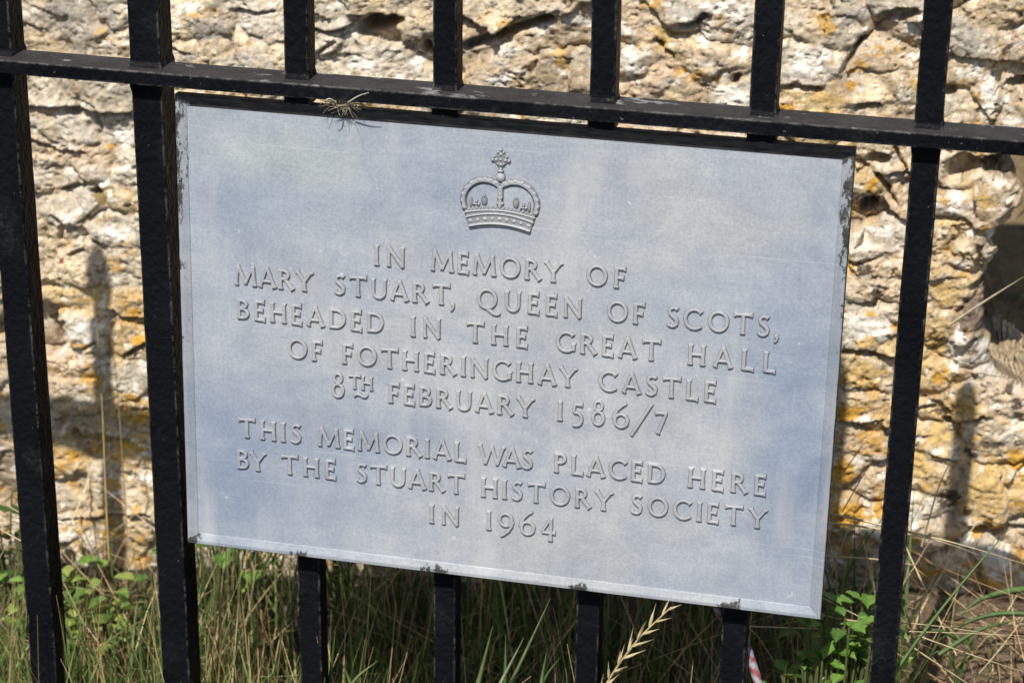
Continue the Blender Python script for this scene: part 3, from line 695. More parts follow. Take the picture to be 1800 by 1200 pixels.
G['4'] = (.70, stroke([(.46, 1.0), (.46, -.22)], TK, 1, 1.4) + stroke([(.46, 1.0), (.04, .23)], TN_ * .9) + stroke([(.02, .22), (.70, .22)], TN_, 1, 1.5))
G['~'] = (.62, stroke([(0, .02), (.10, .14), (.24, .15), (.38, .06), (.52, .05), (.62, .16)], [.09, .13, .13, .12, .08]))


def poly_sd(px, py, poly):
    d2 = np.full(px.shape, 1e9); ins = np.zeros(px.shape, bool)
    A = poly; B = np.roll(poly, -1, 0)
    for (ax, ay), (bx, by) in zip(A, B):
        ex, ey = bx - ax, by - ay; L2 = ex * ex + ey * ey + 1e-12
        t = np.clip(((px - ax) * ex + (py - ay) * ey) / L2, 0, 1)
        d2 = np.minimum(d2, (px - ax - t * ex) ** 2 + (py - ay - t * ey) ** 2)
        if ay != by:
            c = ((ay > py) != (by > py)) & (px < (bx - ax) * (py - ay) / (by - ay) + ax); ins ^= c
    d = np.sqrt(d2); return np.where(ins, -d, d)


def glyph_sd(px, py, shapes):
    sd = np.full(px.shape, 1e9)
    for s in shapes:
        if isinstance(s, tuple): q = np.maximum(poly_sd(px, py, s[1]), -poly_sd(px, py, s[2]))
        else: q = poly_sd(px, py, s)
        sd = np.minimum(sd, q)
    return sd


STEP = .27; CACHE = {}


def relief_from(hf, keep, x0, y0, nx, ny, step):
    """height field (mm) on a grid -> verts (mm: x, z, height) and quads, kept only near the relief"""
    F_ = grid_faces(nx, ny); F_ = F_[np.any(keep.ravel()[F_], axis=1)]
    used = np.unique(F_); mp = np.zeros(nx * ny, int); mp[used] = np.arange(len(used))
    xx, yy = np.meshgrid(x0 + step * np.arange(nx), y0 + step * np.arange(ny))
    return np.stack([xx.ravel(), yy.ravel(), hf.ravel()], -1)[used], mp[F_]


def glyph(ch, cap):
    key = (ch, round(cap, 2))
    if key not in CACHE:
        wd, sh = G[ch]; mg = 1.6
        y0, y1 = (-.42 * cap - mg, 1.42 * cap + mg) if ch in '/,6985147Q~' else (-mg - .05 * cap, cap * 1.05 + mg)
        nx = int((wd * 1.12 * cap + 2 * mg) / STEP) + 2; ny = int((y1 - y0) / STEP) + 2
        xx, yy = np.meshgrid((-mg + STEP * np.arange(nx)) / cap, (y0 + STEP * np.arange(ny)) / cap)
        sd = glyph_sd(xx, yy, sh) * cap
        h = -.15 + 1.85 * sstep(.50, -.40, sd) + .08 * np.clip(-sd, 0, 1.2)
        CACHE[key] = relief_from(h, sd < .62, -mg, y0, nx, ny, STEP)
    return CACHE[key]


def relief_mesh(name, parts, g0=.7, g1=1.5):
    v, f = [], []; n_ = 0
    for vv, ff in parts: v.append(vv); f.append(ff + n_); n_ += len(vv)
    v = np.concatenate(v); f = np.concatenate(f)
    co = np.stack([v[:, 0], REC * 1000 - v[:, 2], v[:, 1]], -1) / 1000
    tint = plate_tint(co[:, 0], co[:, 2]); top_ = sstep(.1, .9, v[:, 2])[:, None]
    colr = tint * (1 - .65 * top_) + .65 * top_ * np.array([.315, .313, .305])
    grime_shade = (sstep(-.15, .05, v[:, 2]) * (1 - sstep(g0, g1, v[:, 2])))[:, None] * .72     # dirt plus crease shade painted in at the foot of the relief
    colr = colr * (1 - grime_shade) + grime_shade * np.array([.095, .095, .098])
    return mesh_obj(name, co, f, M_PANEL, plq, col=colr)


CAP = 15.3
LINES = [(61.4, [('IN', -93.9, -71.8), ('MEMORY', -52.0, 43.6), ('OF', 60.7, 88.7)]),
         (36.2, [('MARY', -199.5, -140.0), ('STUART,', -123.8, -34.0), ('QUEEN', -18.2, 57.9), ('OF', 76.2, 103.4), ('SCOTS,', 119.4, 198.0)]),
         (9.9, [('BEHEADED', -198.5, -86.6), ('IN', -66.6, -44.6), ('THE', -25.3, 19.7), ('GREAT', 40.8, 115.7), ('HALL', 135.2, 197.1)]),
         (-16.7, [('OF', -159.8, -133.2), ('FOTHERINGHAY', -118.4, 56.3), ('CASTLE', 72.6, 156.5)]),
         (-43.4, [('8', -126.5, -116.5), ('FEBRUARY', -83.1, 25.8), ('1586/7', 42.3, 123.0)]),
         (-84.0, [('THIS', -198.9, -150.5), ('MEMORIAL', -136.8, -24.1), ('WAS', -14.9, 25.5), ('PLACED', 41.7, 123.1), ('HERE', 139.8, 195.9)]),
         (-109.8, [('BY', -200.9, -177.9), ('THE', -165.9, -123.3), ('STUART', -107.6, -24.8), ('HISTORY', -12.4, 85.7), ('SOCIETY', 99.4, 197.8)]),
         (-136.1, [('IN', -51.3, -29.1), ('1964', -8.7, 44.3)])]
KERN = {'/7': -.22, '6/': -.30, 'T,': -.20, 'S,': -.02, 'AY': -.12, 'RY': -.04, 'LA': -.02, 'WA': -.14, 'AR': .0, 'OT': -.04, 'FO': -.05, 'TH': -.04, 'UA': -.03, 'AC': -.03}
for base, words in LINES:
    parts = []
    for txt, xa, xb in words:
        ws = [G[c][0] * CAP for c in txt]
        kr = [KERN.get(txt[k:k + 2], 0) * CAP for k in range(len(txt) - 1)]
        gapw = (xb - xa - sum(ws) - sum(kr)) / max(1, len(txt) - 1)
        fit = 1.0
        if len(txt) > 1 and gapw < .35:
            fit = (xb - xa - .35 * (len(txt) - 1)) / (sum(ws) + sum(kr)); gapw = .35
        x = xa
        for k, ch in enumerate(txt):
            vv, ff = glyph(ch, CAP); vv = vv.copy()
            dy = {'5': -1.5}.get(ch, 0); dx = 0
            vv[:, 0] = x + vv[:, 0] * fit + random.uniform(-.12, .12); vv[:, 1] = vv[:, 1] + base + dy + random.uniform(-.12, .12)
            parts.append((vv, ff)); x += ws[k] * fit + gapw + (kr[k] * fit if k < len(kr) else 0)
    if abs(base + 43.4) < .1:                               # small raised TH with a flourish under it
        x = -113.4
        for ch in 'TH':
            vv, ff = glyph(ch, 10.7); vv = vv.copy(); vv[:, 0] += x; vv[:, 1] += -35.6; parts.append((vv, ff)); x += G[ch][0] * 10.7 + .6
        vv, ff = glyph('~', 17.0); vv = vv.copy(); vv[:, 0] += -109.3; vv[:, 1] += -42.0; parts.append((vv, ff))
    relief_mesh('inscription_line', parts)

# ---- crown emblem in relief (mm on the plaque, centred on its cross)
cst = .3; cx0, cz0 = -40.0, 90.0; cnx, cnz = int(80 / cst), int(72 / cst)
CX, CZ = np.meshgrid(cx0 + cst * np.arange(cnx), cz0 + cst * np.arange(cnz)); lx = (CX + 2.6) / .90
HH = np.full(CX.shape, -.4)


def dome(x, z, rx, rz, h, rot=0.0, flat=1.0):
    global HH
    a = R(rot); dx = lx - x; dz = CZ - z; u = (dx * math.cos(a) + dz * math.sin(a)) / rx; w2 = (-dx * math.sin(a) + dz * math.cos(a)) / rz
    q = 1 - (u * u + w2 * w2); HH = np.maximum(HH, np.where(q > -.25, h * np.sign(q) * np.abs(q) ** .55 * flat, -.4))


def ridge(pts, wd, h, base=0.0):
    global HH
    sd = np.full(CX.shape, 1e9)
    for q in stroke(pts, wd): sd = np.minimum(sd, poly_sd(lx, CZ, q))
    HH = np.maximum(HH, np.where(sd < .5, base + (h - base) * sstep(.35, -wd * .38, sd) - .35 * (sd > .3), -.4))


def bot(x): return 99.6 - .0058 * x * x                     # the circlet bows down at its ends
bx_ = np.linspace(-25.0, 25.0, 40)
body = np.concatenate([np.stack([bx_, bot(bx_)], 1), np.stack([np.linspace(28.6, -28.6, 40), 112.6 - .0040 * np.linspace(28.6, -28.6, 40) ** 2], 1)])
sd = poly_sd(lx, CZ, body); HH = np.maximum(HH, np.where(sd < .5, 1.5 * sstep(.4, -.8, sd) - .3 * (sd > .3), -.4))
ridge(np.stack([bx_, bot(bx_) + 1.2], 1), 2.0, 2.9)
b2 = np.linspace(-27.4, 27.4, 40); ridge(np.stack([b2, bot(b2) + 8.3], 1), 1.5, 2.4)
b3 = np.linspace(-28.4, 28.4, 40); ridge(np.stack([b3, bot(b3) + 10.9 + .0015 * b3 ** 2], 1), 1.3, 2.3)
for k in range(-4, 5): x = k * 5.8; dome(x, bot(x) + 4.7, 1.9 if k % 2 else 2.6, 1.9, 2.3)
for k in range(-8, 9): x = k * 3.1; dome(x, bot(x) + 12.9 + .0015 * x * x, 1.1, 1.1, 2.2)
for x in (-12.6, 12.6): dome(x, 117.2 - .004 * x * x, 2.7, 4.2, 1.6); dome(x, 121.0 - .004 * x * x, 1.1, 1.6, 1.8)
for x in (-23.2, 23.2): dome(x, 116.6 - .004 * x * x, 1.5, 4.4, 1.7)
for x in (-18.8, 18.8, 0):                                  # small crosses along the rim
    z = 115.6 - .005 * x * x
    for dx, dz in ((0, 2.1), (0, -2.1), (1.9, 0), (-1.9, 0)): dome(x + dx, z + dz, 1.35, 1.35, 2.1)
    dome(x, z, 1.0, 1.0, 2.3)
arch = np.array([(-27.2, 108.5), (-29.2, 113.5), (-29.4, 118.5), (-27.0, 124.0), (-22.0, 129.0), (-15.5, 131.7), (-9.0, 131.6), (-4.0, 130.0), (0, 127.8)])
tt = np.linspace(0, 1, len(arch)); t2 = np.linspace(0, 1, 40)
arch = np.stack([np.interp(t2, tt, arch[:, 0]), np.interp(t2, tt, arch[:, 1])], 1)
for _ in range(3): arch[1:-1] = (arch[:-2] + 2 * arch[1:-1] + arch[2:]) / 4
for s in (-1, 1):
    A_ = arch * (s, 1); ridge(A_, 5.4, 2.2)
    for k in range(3, 38, 4):
        d = A_[k + 1] - A_[k - 1]; nn = np.array([-d[1], d[0]]) / np.linalg.norm(d) * (1.1 * s * -1)
        nn = -nn if s < 0 else nn
        o = A_[k] + (nn if nn @ (A_[k] - np.array([0, 114])) > 0 else -nn)
        dome(o[0], o[1], 2.3, 1.55, 2.5, math.degrees(math.atan2(d[1], d[0])))
ridge([(0, 129.5), (0, 112.0)], 5.0, 2.0); ridge([(-1.7, 128.5), (-1.7, 119.0)], 1.1, 2.6); ridge([(1.7, 128.5), (1.7, 119.0)], 1.1, 2.6)
for z in (119.5, 122.5, 125.5): dome(0, z, .9, 1.2, 2.5)
dome(0, 134.6, 4.0, 4.0, 3.2); ridge([(0, 137.2), (0, 142.0)], 3.4, 2.2); ridge([(-2.4, 139.3), (2.4, 139.3)], 1.2, 2.7)
for p in ([(0, 140.5), (-6.9, 146.4), (-6.9, 147.4), (0, 155.0), (6.9, 147.4), (6.9, 146.4)],):
    sd = poly_sd(lx, CZ, np.array(p)); HH = np.maximum(HH, np.where(sd < .5, 1.3 * sstep(.4, -.7, sd) - .3 * (sd > .3), -.4))
for x, z, r_ in ((0, 147.6, 1.3), (-6.6, 146.9, 1.5), (6.6, 146.9, 1.5), (-3.6, 147.2, 1.6), (3.6, 147.2, 1.6), (0, 151.2, 1.6), (0, 154.6, 1.5), (-2.2, 152.8, 1.1), (2.2, 152.8, 1.1), (-4.8, 149.6, 1.1), (4.8, 149.6, 1.1), (0, 143.9, 1.6), (-2.2, 144.2, 1.0), (2.2, 144.2, 1.0)):
    dome(x, z, r_, r_, 2.3)
HH += .06 * fbm(CX / 1.3, CZ / 1.3, 77, 2) * (HH > 0)
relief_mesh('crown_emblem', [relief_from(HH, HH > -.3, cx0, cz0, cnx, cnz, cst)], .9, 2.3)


# ------------------------------------------------------------------ grass, straw, weeds
def blades(root, head, lean, curl, length, width, color, segs=5, tipw=.08, twist=None):
    n_ = len(root); s = np.linspace(0, 1, segs + 1); th = lean[:, None] + curl[:, None] * s[None]
    ds = length[:, None] / segs
    hx_ = np.cumsum(np.concatenate([np.zeros((n_, 1)), np.sin(th[:, :-1]) * ds], 1), 1)
    hz_ = np.cumsum(np.concatenate([np.zeros((n_, 1)), np.cos(th[:, :-1]) * ds], 1), 1)
    dirx, diry = np.cos(head), np.sin(head)
    P = np.stack([root[:, 0, None] + hx_ * dirx[:, None], root[:, 1, None] + hx_ * diry[:, None], root[:, 2, None] + hz_], -1)
    tw = RNG.uniform(-1.2, 1.2, n_) if twist is None else twist
    wd = np.stack([np.cos(head + np.pi / 2 + tw), np.sin(head + np.pi / 2 + tw), np.zeros(n_)], -1)
    prof_ = (width[:, None] / 2) * (np.clip(1 - s ** 2.2, tipw, 1) * (.75 + .25 * np.sin(np.pi * np.clip(s * 1.3, 0, 1))))[None]
    A = P + wd[:, None] * prof_[..., None]; B = P - wd[:, None] * prof_[..., None]
    Vv = np.stack([A, B], 2).reshape(-1, 3)
    k = np.arange(segs); b = np.arange(n_)[:, None] * (segs + 1) * 2
    F_ = np.stack([b + 2 * k, b + 2 * k + 1, b + 2 * k + 3, b + 2 * k + 2], -1).reshape(-1, 4)
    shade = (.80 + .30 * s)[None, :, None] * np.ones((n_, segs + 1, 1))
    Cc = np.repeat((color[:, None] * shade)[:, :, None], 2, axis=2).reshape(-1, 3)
    return Vv, F_, Cc


def field(n_, ylo, yhi, xlo=-.85, xhi=.75, dens=None):
    out = []
    while len(out) < n_:
        p = np.stack([RNG.uniform(xlo, xhi, 4000), RNG.uniform(ylo, yhi, 4000)], 1)
        k = RNG.uniform(size=4000) < (dens(p[:, 0], p[:, 1]) if dens else 1)
        out.extend(p[k].tolist())
    p = np.array(out[:n_]); return np.column_stack([p, ground_z(p[:, 0], p[:, 1]) - .004])


def make_field(name, parts, mat):
    v, f, c = [], [], []; n_ = 0
    for a, b, d in parts: v.append(a); f.append(b + n_); c.append(d); n_ += len(a)
    return mesh_obj(name, np.concatenate(v), np.concatenate(f), mat, col=np.concatenate(c))


def pick(n_, cols, var=.18):
    c = np.array(cols)[RNG.integers(0, len(cols), n_)]
    return c * (1 + var * RNG.normal(size=(n_, 1))).clip(.5, 1.6) * (1 + .06 * RNG.normal(size=(n_, 3)))


def dgreen(x, y):                                           # bare and brown towards the right-hand end
    return np.clip(1.0 - .78 * sstep(.28, .40, x) + .15 * fbm(x * 9, y * 9, 3, 3), .05, 1)


def tall(x, y): return (1 - .55 * sstep(.30, .40, x)) * (1 - .62 * sstep(-.28, -.36, x) * sstep(.06, .16, y))


GREENS = [(.055, .105, .022), (.075, .13, .03), (.10, .155, .045), (.045, .085, .02), (.12, .16, .05)]
STRAWS = [(.50, .38, .19), (.42, .29, .14), (.58, .47, .27), (.26, .17, .085), (.33, .21, .11)]
BROWNS = [(.16, .10, .055), (.22, .14, .075), (.11, .07, .04), (.30, .21, .12)]
gp = []
r_ = field(2600, -.02, .31, dens=dgreen); n_ = len(r_)
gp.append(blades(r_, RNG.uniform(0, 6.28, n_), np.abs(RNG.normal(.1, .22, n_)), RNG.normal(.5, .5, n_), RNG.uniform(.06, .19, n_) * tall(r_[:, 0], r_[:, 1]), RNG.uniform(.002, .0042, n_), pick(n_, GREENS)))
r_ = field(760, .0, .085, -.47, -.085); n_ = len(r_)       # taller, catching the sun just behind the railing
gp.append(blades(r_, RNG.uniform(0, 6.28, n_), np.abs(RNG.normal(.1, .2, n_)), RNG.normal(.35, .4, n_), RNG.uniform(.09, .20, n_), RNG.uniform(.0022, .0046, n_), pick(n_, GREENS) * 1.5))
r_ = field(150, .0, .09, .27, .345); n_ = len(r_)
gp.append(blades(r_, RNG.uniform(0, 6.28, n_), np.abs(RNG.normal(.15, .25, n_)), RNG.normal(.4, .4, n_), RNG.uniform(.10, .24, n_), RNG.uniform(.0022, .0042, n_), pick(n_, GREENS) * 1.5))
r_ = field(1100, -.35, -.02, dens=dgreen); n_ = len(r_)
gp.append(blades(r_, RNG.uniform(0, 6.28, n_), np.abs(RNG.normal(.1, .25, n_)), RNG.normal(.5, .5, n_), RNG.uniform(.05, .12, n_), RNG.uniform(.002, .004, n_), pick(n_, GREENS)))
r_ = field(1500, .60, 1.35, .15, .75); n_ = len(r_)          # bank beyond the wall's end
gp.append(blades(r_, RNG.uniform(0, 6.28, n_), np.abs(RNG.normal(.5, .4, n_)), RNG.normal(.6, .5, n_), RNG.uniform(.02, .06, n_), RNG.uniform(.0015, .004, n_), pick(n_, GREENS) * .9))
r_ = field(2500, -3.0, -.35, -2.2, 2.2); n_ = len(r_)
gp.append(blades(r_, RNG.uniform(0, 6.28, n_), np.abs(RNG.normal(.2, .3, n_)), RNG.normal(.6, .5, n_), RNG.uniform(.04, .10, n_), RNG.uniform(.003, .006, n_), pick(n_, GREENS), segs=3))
tag(make_field('green_grass', gp, M_GRASS), 'uncut green grass growing at the foot of the wall and railing', 'grass', kind='stuff')
sp_ = []
r_ = field(1500, 0.0, .31, dens=lambda x, y: .35 + .65 * dgreen(x, y)); n_ = len(r_)
sp_.append(blades(r_, RNG.uniform(0, 6.28, n_), RNG.normal(.2, .5, n_), RNG.normal(.25, .5, n_), RNG.uniform(.07, .23, n_) * tall(r_[:, 0], r_[:, 1]), RNG.uniform(.0008, .0017, n_), pick(n_, STRAWS), segs=4, tipw=.3))
r_ = field(460, .0, .09, -.47, -.06); n_ = len(r_)
sp_.append(blades(r_, RNG.uniform(0, 6.28, n_), RNG.normal(.12, .3, n_), RNG.normal(.1, .3, n_), RNG.uniform(.12, .23, n_), RNG.uniform(.0008, .0017, n_), pick(n_, STRAWS), segs=4, tipw=.3))
r_ = field(420, .10, .31); n_ = len(r_)                     # broken stems lying across the others
sp_.append(blades(r_ + np.column_stack([np.zeros((n_, 2)), RNG.uniform(.01, .09, n_)]), RNG.uniform(0, 6.28, n_), RNG.normal(1.3, .25, n_), RNG.normal(.1, .3, n_), RNG.uniform(.07, .22, n_), RNG.uniform(.0008, .0015, n_), pick(n_, STRAWS), segs=4, tipw=.3))
r_ = field(2600, .0, .32); n_ = len(r_)                     # brown thatch
sp_.append(blades(r_ + np.array([0, 0, .004]), RNG.uniform(0, 6.28, n_), RNG.normal(1.15, .35, n_), RNG.normal(.3, .6, n_), RNG.uniform(.02, .08, n_), RNG.uniform(.001, .0026, n_), pick(n_, BROWNS), segs=3, tipw=.3))
r_ = field(1300, .03, .39, .27, .62); n_ = len(r_)          # litter on the bare soil at the right
sp_.append(blades(r_ + np.array([0, 0, .005]), RNG.uniform(0, 6.28, n_), RNG.normal(1.35, .2, n_), RNG.normal(.15, .5, n_), RNG.uniform(.015, .075, n_), RNG.uniform(.0009, .0022, n_), pick(n_, BROWNS + STRAWS), segs=3, tipw=.3))
r_ = field(1500, .60, 1.35, .15, .75); n_ = len(r_)
sp_.append(blades(r_, RNG.uniform(0, 6.28, n_), RNG.normal(1.0, .4, n_), RNG.normal(.3, .4, n_), RNG.uniform(.03, .09, n_), RNG.uniform(.001, .002, n_), pick(n_, BROWNS), segs=3))
tag(make_field('dry_grass', sp_, M_STRAW), 'straw coloured dead grass stems and thatch among the green blades', 'dry grass', kind='stuff')


def path_blade(name, paths, mat, label, cat, group=None):
    """a few long single blades or stems given as 3-D points: (points, width, colour)"""
    v, f, c = [], [], []
    for pts, wd, colr in paths:
        P = np.array(pts, float); t = np.linspace(0, 1, len(P)); t2 = np.linspace(0, 1, 14)
        Q = np.stack([np.interp(t2, t, P[:, k]) for k in range(3)], 1)
        for _ in range(4): Q[1:-1] = (Q[:-2] + 2 * Q[1:-1] + Q[2:]) / 4
        side = np.cross(np.gradient(Q, axis=0), np.array([-.25, 1.0, -.35])); side /= np.linalg.norm(side, axis=1)[:, None] + 1e-9
        nrm = np.cross(side, np.gradient(Q, axis=0)); nrm /= np.linalg.norm(nrm, axis=1)[:, None] + 1e-9
        wv = wd / 2 * np.clip(1.02 - t2 ** 2, .12, 1); o = len(v)
        for q, s_, w2, m_ in zip(Q, side, wv, nrm): v += [q + s_ * w2, q + m_ * w2 * .45, q - s_ * w2, q - m_ * w2 * .3]; c += [np.array(colr)] * 4
        for i in range(13):
            for k in range(4):
                a, b = o + 4 * i + k, o + 4 * i + (k + 1) % 4; f.append((a, b, b + 4, a + 4))
    o = mesh_obj(name, v, f, mat, col=np.array(c)); return tag(o, label, cat, group)


def pp(*pts): return [tuple(at(*p)) for p in pts]


LG = (.19, .25, .10); SW = (.52, .42, .25)
path_blade('grass_tuft', [(pp((825, 1260, -.02), (845, 1185, -.022), (866, 1100, -.03)), .0046, (.16, .22, .085)), (pp((878, 1290, .02), (888, 1200, .02), (889, 1115, .03)), .0042, (.09, .15, .045)), (pp((850, 1260, -.02), (885, 1190, -.02), (921, 1120, -.03)), .0036, (.30, .34, .20)),
                          (pp((860, 1280, -.01), (915, 1165, -.01), (968, 1050, -.02)), .0034, LG), (pp((945, 1270, -.02), (952, 1195, -.02), (961, 1145, -.03)), .0038, LG), (pp((930, 1260, .0), (960, 1185, .0), (985, 1155, .0)), .003, (.08, .14, .04))],
           M_GRASS, 'small tuft of bright sunlit green blades below the middle of the plaque', 'grass tuft')
path_blade('grass_tuft', [(pp((600, 1235, .0), (625, 1190, .0), (665, 1160, .0)), .003, LG), (pp((575, 1240, .02), (585, 1150, .02), (590, 1100, .02)), .003, (.07, .12, .035)), (pp((640, 1250, .02), (612, 1190, .02), (600, 1160, .02)), .003, (.10, .16, .05))],
           M_GRASS, 'few thin curved green blades right of the rust-topped bar below the plaque', 'grass tuft')
path_blade('long_grass_blade', [(pp((1545, 1225, .02), (1600, 1140, .03), (1700, 1012, .05), (1800, 900, .08)), .0030, (.13, .22, .075))], M_GRASS,
           'single long green grass blade slanting up rightwards across the white lichened stone', 'grass blade')
path_blade('grass_tuft', [(pp((1800, 1035, .28), (1760, 1040, .27), (1715, 1055, .26), (1690, 1080, .25)), .006, (.10, .17, .05)), (pp((1825, 1080, .24), (1760, 1075, .24), (1700, 1090, .23), (1650, 1125, .22)), .005, (.08, .14, .04)), (pp((1700, 1130, .22), (1650, 1105, .2), (1590, 1110, .2)), .004, (.08, .14, .04)), (pp((1650, 1150, .18), (1720, 1105, .2), (1790, 1088, .22)), .004, (.10, .16, .05))],
           M_GRASS, 'broad arching green blades at the shaded foot of the wall, far right', 'grass tuft')
path_blade('dry_stem', [(pp((192, 985, .24), (186, 880, .25), (180, 700, .27), (164, 505, .28)), .0021, (.42, .30, .12)), (pp((225, 960, .25), (218, 850, .26), (205, 650, .27), (185, 540, .28)), .0012, (.34, .25, .13))], M_STRAW,
           'tall pair of dry upright stems against the wall left of the thick post', 'dry stem', 'long dry stems')
path_blade('dry_stem', [(pp((1668, 572, .34), (1730, 530, .33), (1800, 486, .32)), .0026, (.52, .44, .30))], M_STRAW,
           'pale bent straw sticking out by the hole at the wall end', 'dry stem', 'long dry stems')
path_blade('dry_stem', [(pp((1380, 890, .16), (1455, 899, .16), (1600, 935, .15), (1700, 958, .14), (1830, 1000, .13)), .0021, SW), (pp((1400, 915, .18), (1460, 918, .18), (1545, 928, .18), (1660, 950, .17), (1720, 975, .17)), .0019, SW), (pp((1440, 976, .2), (1545, 982, .2), (1650, 1000, .2)), .0014, SW)], M_STRAW,
           'bundle of pale straws lying level across the lower wall right of the plaque', 'dry stem', 'long dry stems')
path_blade('dry_stem', [(pp((1600, 1090, .2), (1630, 1040, .21), (1655, 985, .22)), .002, (.45, .33, .16)), (pp((1470, 850, .28), (1510, 790, .29), (1545, 745, .3)), .0012, (.40, .30, .17)), (pp((1480, 900, .28), (1520, 830, .29), (1540, 800, .3)), .0012, (.42, .32, .18)), (pp((1620, 960, .26), (1650, 850, .28), (1700, 755, .3)), .0015, (.45, .37, .24))], M_STRAW,
           'loose thin stems rising against the orange stones behind the right-hand bar', 'dry stem', 'long dry stems')
path_blade('dry_stem', [(pp((1380, 1062, .06), (1440, 1078, .06), (1500, 1097, .06), (1590, 1088, .07), (1730, 1112, .08), (1840, 1130, .08)), .0013, SW), (pp((1310, 1100, .05), (1400, 1103, .06), (1530, 1107, .06), (1760, 1114, .06), (1850, 1120, .06)), .0011, SW), (pp((1395, 1020, .1), (1460, 1058, .1), (1540, 1098, .1), (1640, 1140, .1)), .0013, SW), (pp((1400, 1162, .05), (1460, 1128, .06), (1525, 1103, .06), (1620, 1078, .07)), .0012, SW), (pp((1415, 1225, .04), (1480, 1158, .05), (1545, 1095, .05)), .0011, SW), (pp((1560, 1105, .1), (1620, 1148, .1), (1700, 1200, .1), (1760, 1240, .1)), .0012, SW), (pp((1440, 1100, .06), (1490, 1140, .06), (1540, 1182, .06), (1590, 1235, .06)), .0011, (.50, .42, .27)), (pp((1590, 1108, .12), (1700, 1148, .12), (1830, 1190, .12)), .0011, SW)], M_STRAW,
           'tangle of fallen straws crossing behind the right-hand bar near the ground', 'dry stem', 'long dry stems')
path_blade('dry_stem', [(pp((100, 960, .12), (165, 1030, .13), (200, 1060, .13), (235, 1115, .12)), .0017, (.44, .33, .17)), (pp((0, 930, .06), (45, 955, .06), (120, 985, .07)), .0016, SW), (pp((0, 880, .08), (50, 910, .08)), .0013, SW), (pp((100, 1000, .1), (150, 1100, .1), (200, 1190, .1)), .0014, (.45, .35, .18)), (pp((140, 1130, .1), (230, 1200, .1)), .0013, SW)], M_STRAW,
           'thin straws leaning over the weeds between the two thick posts', 'dry stem', 'long dry stems')
path_blade('dry_stem', [(pp((383, 1200, .05), (388, 1100, .06), (385, 1010, .07), (392, 985, .08)), .0028, (.40, .25, .10)), (pp((455, 1200, .1), (452, 1080, .1), (456, 985, .11)), .0014, (.40, .28, .13)), (pp((480, 1180, .08), (500, 1080, .09), (530, 990, .1)), .0014, (.42, .31, .16)), (pp((440, 1200, .1), (430, 1100, .1), (420, 1000, .1)), .0013, (.4, .29, .15))], M_STRAW,
           'reddish brown upright stalks under the lower left corner of the plaque', 'dry stem', 'long dry stems')


def tube(pts, rad, sides=8):
    Q = np.array(pts, float); T = np.gradient(Q, axis=0); T /= np.linalg.norm(T, axis=1)[:, None]
    ref = np.array([.3, .2, .93]); N1 = np.cross(T, ref); N1 /= np.linalg.norm(N1, axis=1)[:, None]; N2 = np.cross(T, N1)
    rad = np.broadcast_to(rad, (len(Q),)); a = np.linspace(0, 2 * np.pi, sides, endpoint=False)
    v = Q[:, None] + rad[:, None, None] * (np.cos(a)[None, :, None] * N1[:, None] + np.sin(a)[None, :, None] * N2[:, None])
    f = []
    for i in range(len(Q) - 1):
        for k in range(sides): f.append((i * sides + k, i * sides + (k + 1) % sides, (i + 1) * sides + (k + 1) % sides, (i + 1) * sides + k))
    return v.reshape(-1, 3), f


# seed head stalk in front of the second bar under the plaque
def smooth_path(pts, n_=30):
    P = np.array(pts, float); t = np.linspace(0, 1, len(P)); t2 = np.linspace(0, 1, n_)
    Q = np.stack([np.interp(t2, t, P[:, k]) for k in range(3)], 1)
    for _ in range(6): Q[1:-1] = (Q[:-2] + 2 * Q[1:-1] + Q[2:]) / 4
    return Q


stalk = smooth_path(pp((1010, 1330, -.02), (1045, 1235, -.025), (1085, 1170, -.03), (1125, 1118, -.03), (1180, 1066, -.03)), 40)
sh = empty('seeding_grass_stalk', tuple(stalk[0])); tag(sh, 'pale ripe grass seed head leaning right beneath the plaque', 'grass stalk')
inv = -stalk[0]
v, f = tube(stalk + inv, np.linspace(.0011, .0005, 40), 6); mesh_obj('stem', v, f, M_STRAW, sh, col=np.full((len(v), 3), (.44, .35, .18)))
v, f, c = [], [], []
for k in range(12, 40, 2):
    b = stalk[k] + inv; d = stalk[min(k + 1, 39)] - stalk[k - 1]; d /= np.linalg.norm(d)
    nside = np.cross(d, np.array([0, -1, .3])); nside /= np.linalg.norm(nside)
    sgn = 1 if (k // 2) % 2 else -1
    for ext in range(2 if k < 30 else 1):
        ax = d * 1.0 + nside * sgn * RNG.uniform(.22, .55) + np.array([0, -1, 0]) * RNG.uniform(-.15, .25); ax /= np.linalg.norm(ax)
        L = RNG.uniform(.010, .017); wdt = RNG.uniform(.0009, .0014); s2 = np.cross(ax, np.array([0, -1, .2])); s2 /= np.linalg.norm(s2); s3 = np.cross(ax, s2)
        o = len(v); prf = [(0, .3), (.25, 1), (.55, .8), (.85, .3), (1.25, .05)]
        for t, r2 in prf:
            for q in range(5):
                a = q * 2 * math.pi / 5; v.append(b + ax * L * t + (s2 * math.cos(a) + s3 * math.sin(a)) * wdt * r2)
                c.append(np.array((.50, .41, .24)) * (1 + .12 * RNG.normal()))
        for i in range(4):
            for q in range(5): f.append((o + i * 5 + q, o + i * 5 + (q + 1) % 5, o + i * 5 + 5 + (q + 1) % 5, o + i * 5 + 5 + q))
mesh_obj('seed_head', v, f, M_STRAW, sh, col=np.array(c))

